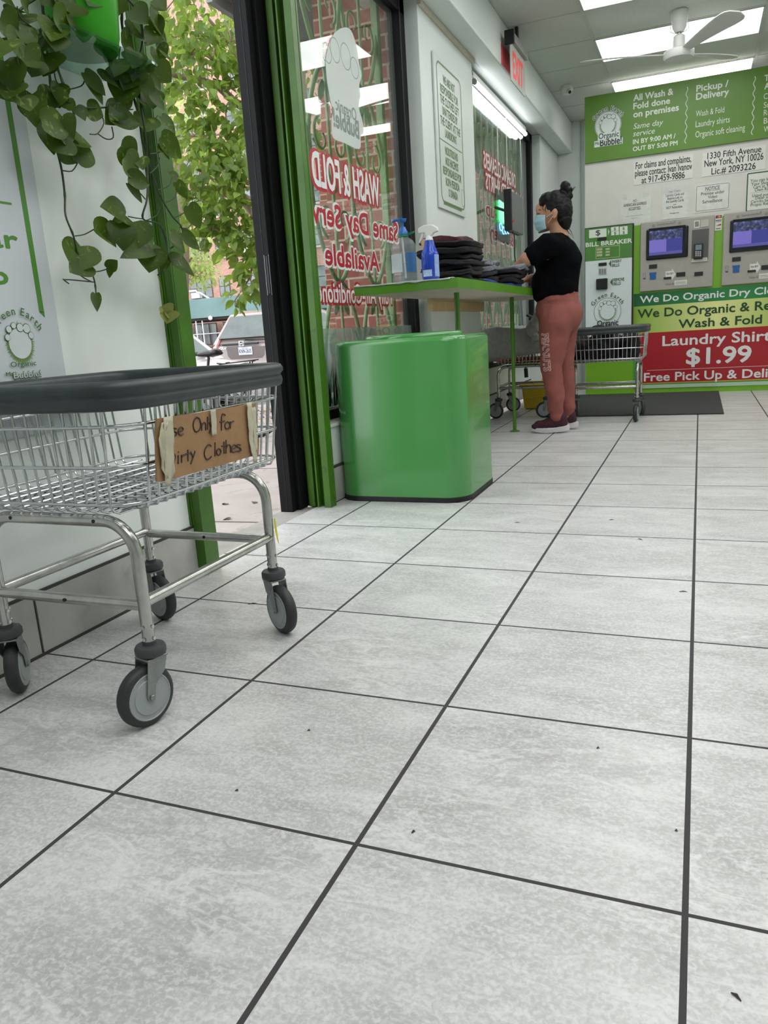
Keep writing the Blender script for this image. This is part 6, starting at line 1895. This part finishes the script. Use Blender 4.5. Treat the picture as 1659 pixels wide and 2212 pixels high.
# ---- brick apartment building at the end of the street
YB = 51.5
t = thing('apartment_building', 'pinkish brick apartment building across the street behind the trees', 'building', (-30, YB, -.9))
MB().box(-60, 2, YB, YB + 12, -1.2, 34).build('facade', M_brickf, t)
M_wfr = mat('bronze_window_frame', (78, 68, 66), .4); M_wgl = mat('far_window_glass', (104, 112, 112), .1, spec=1, var=.5, vs=1.2); M_sill = mat('stone_sill', (190, 176, 164), .7)
M_ac = mat('ac_white', (206, 208, 206), .5)
WX = [(-35.55, 1.05), (-33.35, .48), (-30.6, 1.05), (-28.2, .5), (-25.6, 1.05), (-38.4, .5), (-22.8, .5), (-20, 1.05), (-17, .5), (-14, 1.05), (-41.2, 1.05), (-44, .5), (-46.8, 1.05), (-49.6, .5), (-52.4, 1.05), (-55.2, .5)]
ra = random.Random(4)
for j, z_ in enumerate((.75, 4.35, 7.3, 10.25, 13.2, 16.15, 19.1)):
    for i, (x_, h) in enumerate(WX):
        H_ = 1.55 if j else 1.7
        b = MB(); b.box(x_ - h, x_ + h, YB - .06, YB + .05, z_, z_ + H_); wf = b.build('window', M_wfr, t)
        b = MB(); nb = 2 if h < .8 else 3
        for k in range(nb):
            wv = 2 * h / nb
            for (za, zb_) in ((z_ + .08, z_ + H_ * .5 - .03), (z_ + H_ * .5 + .03, z_ + H_ - .08)):
                b.box(x_ - h + wv * k + .06, x_ - h + wv * (k + 1) - .04, YB - .075, YB - .058, za, zb_)
        b.build('pane', M_wgl, wf)
        b = MB(); b.box(x_ - h - .08, x_ + h + .08, YB - .14, YB, z_ - .14, z_); b.build('sill', M_sill, wf)
        if (i, j) in ((0, 1), (0, 4), (2, 2)):
            b = MB(); b.box(x_ - .75, x_ + .05, YB - .45, YB, z_ + .02, z_ + .45); b.build('air_conditioner', M_ac, wf, bevel=.02)
# sidewalk shed in front of it
t = thing('sidewalk_shed', 'teal plywood sidewalk shed on white scaffold poles along the brick building', 'scaffold', (-30, 47.5, -.9))
b = MB(); b.box(-60, -8, 46.6, 46.7, 2.68, 4.0); b.build('parapet', mat('teal_plywood', (112, 140, 138), .7, var=.1, vs=.8, dirt=((140, 176, 168), 1.2, .66)), t)
b = MB(); b.box(-60, -8, 46.7, 51, 2.5, 2.70); b.build('deck', mat('shed_deck', (52, 44, 40), .8), t)
M_pole = mat('galvanised_pole', (212, 212, 214), .4, .3)
for k in range(-4, 14):
    x_ = -47.4 + 2.87 * k
    b = MB()
    for y_ in (46.75, 50.2): b.cyl((x_, y_, -.9), (x_, y_, 2.5), .05, n=8)
    b.cyl((x_ + .55, 46.75, -.9), (x_ + .55, 46.75, 2.5), .05, n=8); b.build('pole', M_pole, t)
    b = MB(); b.cyl((x_ + .55, 46.75, 2.3), (x_ - 1.3, 48.5, .2), .03, n=6); b.cyl((x_, 46.75, 1.55), (x_ + 2.87, 46.75, 1.55), .035, n=6); b.cyl((x_, 46.75, .2), (x_ + 2.87, 46.75, .2), .035, n=6); b.build('brace', M_pole, t)
    p = pD(435, 686, 53)
    if k == 5: b = MB(); b.ell((-31.6, 46.5, 2.62), .16, 12, 8); b.build('bulb', mat('shed_bulb', (240, 240, 236), .3), t)
# street lamp arm
t = thing('street_lamp', 'white cobra head street lamp far beyond the green post', 'street lamp', (-32.1, 47.6, 2.70))
a, c, e = Vec((-32.4, 47.6, 4.0)), Vec((-33.3, 47.6, 4.58)), Vec((-34.0, 47.6, 4.72))
MB().tube([Vec((a.x + .3, a.y, 2.70)), a + X * .2, a.lerp(c, .55) + Z * .12, c], [.09, .08, .07, .06], 8).build('arm', M_white, t, smooth=60)
b = MB(); b.ell(c.lerp(e, .5), (.42, .16, .10), 14, 8); b.build('lamp_head', M_white, t, smooth=80)

# ---- street trees
M_leafa = leaf_mat('tree_leaf', (66, 92, 36), (132, 156, 60), .45, None, .32, 2.4)
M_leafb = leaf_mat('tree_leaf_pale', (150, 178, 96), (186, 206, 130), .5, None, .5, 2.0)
M_bark = mat('street_tree_bark', (122, 104, 92), .9, var=.2, vs=12, bump=.8, bs=40)
LEAFP = [(0, 0), (.10, .20), (.25, .32), (.45, .34), (.65, .25), (.84, .10), (1, 0)]


def tleaf(b, p, d, nrm, L_, fold=.22):
    d = d.normalized(); n_ = (nrm - d * nrm.dot(d))
    if n_.length < .01: n_ = Vec((0, 0, 1))
    n_.normalize(); s = d.cross(n_); vs = []
    for a, w_ in LEAFP:
        k = n_ * (-.22 * L_ * a * a)
        vs.append(p + d * (L_ * a) + k)
        for sg in (-1, 1): vs.append(p + d * (L_ * a) + s * (sg * w_ * L_) + n_ * (fold * w_ * L_) + k)
    fs = []
    for i in range(len(LEAFP) - 1):
        a, c = 3 * i, 3 * i + 3
        for sg in (1, 2): fs.append((a, c, c + sg, a + sg))
    b.add(vs, fs)


def tree(label, trunk, branches, clusters, L_, lm, seed, name='street_tree'):
    """trunk/branches: ([points], [radii]); clusters: (centre, radius, leaves)"""
    base = Vec(trunk[0][0]); t = thing(name, label, 'tree', base, None); r_ = random.Random(seed)
    MB().tube(trunk[0], trunk[1], 12).build('trunk', M_bark, t, smooth=60)
    for pts, rs in branches: MB().tube(pts, rs, 8).build('branch', M_bark, t, smooth=60)
    b = MB(); tw = MB()
    for c, r, n in clusters:
        for k in range(max(1, n // 14)):
            d = Vec((r_.gauss(0, 1), r_.gauss(0, 1), r_.gauss(0, .8)))
            q = c + d.normalized() * r * r_.uniform(.2, .8); tw.tube([c.lerp(q, -.3) if False else c, (c + q) / 2 + Z * .03, q], [.007, .004, .002], 5)
        for k in range(n):
            d = Vec((r_.gauss(0, 1), r_.gauss(0, 1), r_.gauss(0, .75)))
            p = c + d.normalized() * r * r_.random() ** .45
            o = Vec((d.x * .6, d.y * .6, r_.uniform(-1.2, .1))); nr = Vec((r_.gauss(0, .7), r_.gauss(0, .7), 1))
            tleaf(b, p, o, nr, L_ * r_.uniform(.6, 1.15), r_.uniform(.1, .4))
    tw.build('twigs', M_bark, t, smooth=60)
    b.build('foliage', lm, t)
    return t


def D(u, v, d): return pD(u, v, d)
tb = D(628, 800, 8.2); tb.z = sidewalk_z(tb.x, tb.y)
top = [tb, D(640, 640, 8.2), D(648, 470, 8.2), D(652, 330, 8.1), D(640, 180, 8.0), D(640, 20, 8.0), D(650, -250, 8.0)]
br = [([D(650, 560, 8.2), D(600, 490, 7.9), D(561, 469, 7.8), D(536, 438, 7.7), D(506, 418, 7.5), D(470, 411, 7.4), D(439, 410, 7.3), D(412, 404, 7.2)], [.085, .075, .07, .066, .06, .05, .04, .026]),
      ([D(652, 330, 8.1), D(600, 272, 7.9), D(548, 244, 7.7), D(505, 219, 7.5), D(486, 200, 7.4), D(470, 186, 7.3), D(443, 176, 7.2), D(378, 163, 7.0), D(340, 150, 7)], [.06, .05, .046, .042, .038, .034, .03, .022, .012]),
      ([D(640, 230, 8.0), D(560, 185, 7.8), D(538, 143, 7.7), D(521, 115, 7.6), D(497, 98, 7.5), D(450, 40, 7.4)], [.06, .05, .045, .04, .03, .014]),
      ([D(505, 219, 7.5), D(545, 222, 7.4), D(500, 190, 7.5), D(440, 172, 7.4)], [.014, .014, .012, .008]),
      ([D(520, 240, 7.4), D(521, 262, 7.3), D(497, 298, 7.2)], [.012, .009, .004]),
      ([D(470, 186, 7.3), D(460, 170, 7.3), D(480, 176, 7.3), D(494, 175, 7.3)], [.012, .011, .008, .004]),
      ([D(545, 440, 7.6), D(555, 520, 7.2), D(540, 600, 6.9), D(500, 660, 6.7)], [.022, .014, .008, .004]),
      ([D(515, 0, 7.6), D(520, 60, 7.6), D(512, 130, 7.6)], [.016, .013, .008])]
cl = []
rc = random.Random(8)
# crown made of sprays hung round the limbs, with clearings between them
for (u, v, d, r, n) in ((360, 20, 7.2, .36, 60), (420, 10, 7.3, .36, 60), (480, 30, 7.2, .34, 60), (540, 20, 7.6, .30, 50), (380, 80, 7.1, .30, 50), (440, 80, 7.2, .34, 70), (500, 90, 7.0, .34, 80), (530, 70, 7.3, .3, 55),
                        (410, 120, 7.1, .28, 55), (460, 130, 7.0, .32, 75), (520, 140, 7.1, .28, 60), (395, 150, 7.0, .2, 34), (540, 180, 7.3, .22, 40), (500, 170, 7.2, .2, 30), (385, 195, 7.0, .18, 30), (425, 200, 7.0, .16, 26), (460, 215, 6.9, .18, 34), (410, 230, 6.9, .17, 36), (488, 232, 7.0, .18, 36), (532, 225, 7.2, .2, 36),
                        (520, 270, 7.0, .2, 46), (545, 300, 7.0, .22, 46), (500, 285, 7.1, .16, 28), (400, 280, 7.1, .18, 36), (440, 290, 7.0, .22, 56), (475, 300, 6.9, .2, 46), (420, 325, 6.9, .22, 56), (465, 340, 6.9, .22, 60), (510, 340, 7.0, .22, 56), (545, 360, 7.0, .24, 56),
                        (400, 365, 6.9, .2, 46), (440, 380, 6.8, .26, 76), (490, 380, 6.8, .24, 70), (535, 400, 6.8, .22, 50), (410, 430, 6.9, .22, 50), (450, 450, 6.8, .26, 70), (500, 450, 6.8, .26, 76), (545, 470, 6.9, .22, 56), (425, 490, 6.9, .22, 46), (475, 500, 6.8, .24, 60), (520, 510, 6.8, .24, 64), (560, 520, 6.8, .22, 50),
                        (500, 545, 6.7, .16, 30), (550, 560, 6.7, .2, 46), (575, 590, 6.7, .2, 40), (540, 605, 6.6, .17, 36), (523, 630, 6.5, .13, 26), (510, 660, 6.5, .08, 11), (580, 635, 6.7, .1, 10),
                        (655, 80, 8, .4, 50), (690, 150, 8.3, .35, 50), (670, 230, 8.0, .35, 50), (660, 300, 8.2, .25, 36), (690, 60, 8.5, .4, 40), (600, 60, 7.9, .4, 50), (600, 300, 7.8, .35, 50), (600, 450, 7.6, .3, 40), (670, 20, 8, .4, 40), (700, 240, 8.4, .2, 24)):
    cl.append((D(u, v, d), r, int(n * .8)))
for (u, v, d, r, n) in ((250, 0, 7.4, .5, 60), (180, 90, 7.6, .5, 60), (230, 200, 7.2, .45, 50), (120, -40, 7.8, .5, 60), (280, 320, 7.0, .3, 30), (300, -180, 7.6, .6, 70), (450, -200, 7.6, .6, 70), (600, -220, 8, .6, 70), (750, -150, 8.2, .6, 70), (800, 20, 8.4, .5, 60), (860, 120, 8.6, .45, 50), (780, 200, 8.4, .4, 40), (400, -420, 7.8, .7, 60), (620, -450, 8, .7, 60), (160, -250, 7.8, .6, 60), (520, -80, 8.8, .5, 60), (640, -60, 9.0, .5, 60), (400, -60, 8.6, .5, 60)):
    cl.append((D(u, v, d), r, n))
tree('leafy street tree nearest the doorway with arching grey limbs', (top, [.15, .14, .13, .115, .10, .08, .03]), br, cl, .112, M_leafa, 2)
# second tree farther up the street
b0 = D(372, 800, 9.4); b0.z = sidewalk_z(b0.x, b0.y)
tree('second street tree farther off beyond the green post', ([b0, D(392, 420, 9.4), D(378, 340, 9.4), D(358, 285, 9.5), D(335, 200, 9.6), D(330, -60, 10)], [.11, .10, .095, .09, .08, .04]),
     [([D(378, 340, 9.4), D(350, 240, 9.8), D(330, 180, 10.4)], [.07, .05, .03]), ([D(362, 290, 9.5), D(440, 293, 10), D(480, 290, 10.4)], [.03, .02, .01])],
     [(D(u, v, d), r, int(n * .4)) for u, v, d, r, n in ((345, 60, 11, .7, 90), (400, 40, 11.2, .7, 100), (460, 60, 11.5, .7, 110), (520, 100, 11.6, .7, 100), (360, 160, 11, .5, 70), (420, 330, 11.2, .45, 80), (480, 400, 11.4, .55, 100), (530, 330, 11.5, .5, 80), (540, 460, 11.5, .5, 80), (450, 490, 11.2, .4, 60), (370, 300, 11, .35, 50), (430, 100, 11.5, .6, 90), (520, 20, 11.6, .6, 80), (690, 100, 12, .6, 60), (680, 200, 12, .6, 60))], .13, M_leafa, 6)
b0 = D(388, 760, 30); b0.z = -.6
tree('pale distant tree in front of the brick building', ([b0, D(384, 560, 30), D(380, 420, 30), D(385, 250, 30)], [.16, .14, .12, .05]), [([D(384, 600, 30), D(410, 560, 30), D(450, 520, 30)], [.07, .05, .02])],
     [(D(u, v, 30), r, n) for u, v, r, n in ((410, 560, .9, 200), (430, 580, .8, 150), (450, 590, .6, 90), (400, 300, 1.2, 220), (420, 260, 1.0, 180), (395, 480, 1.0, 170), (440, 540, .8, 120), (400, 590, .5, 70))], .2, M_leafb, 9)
# fallen leaves and litter
rs = random.Random(2)
b = MB()
for k in range(420):
    x_, y_ = rs.gauss(-4.3, .55), rs.gauss(8.2, 1.3)
    if x_ < -5.6 or y_ > 9.5: continue
    p = Vec((x_, y_, sidewalk_z(x_, y_) + .008)); a = rs.uniform(0, 6.28); tleaf(b, p, Vec((math.cos(a), math.sin(a), 0)), Vec((rs.gauss(0, .3), rs.gauss(0, .3), 1)), rs.uniform(.04, .09))
o = b.build('leaf_litter', mat('dry_leaf_litter', (164, 136, 96), .9, var=.3, vs=20)); tag(o, 'dry leaf litter gathered round the street tree', 'leaf litter', None, 'stuff')
for k, (u, v) in enumerate(((492, 1090), (548, 1086), (500, 1125), (585, 1110), (610, 1120), (555, 1140), (496, 1175))):
    p = pZ(u, v, -.05); p.z = sidewalk_z(p.x, p.y) + .006; b = MB(); a = rs.uniform(0, 6)
    tleaf(b, p, Vec((math.cos(a), math.sin(a), 0)), Vec((.1, .2, 1)), .045); o = b.build('fallen_leaf', mat('fallen_leaf_brown', (96, 78, 70), .9)); m = o.modifiers.new('th', 'SOLIDIFY'); m.thickness = .001
    tag(o, 'small brown fallen leaf on the sidewalk outside the door', 'leaf', 'fallen leaves on the sidewalk')
# lights
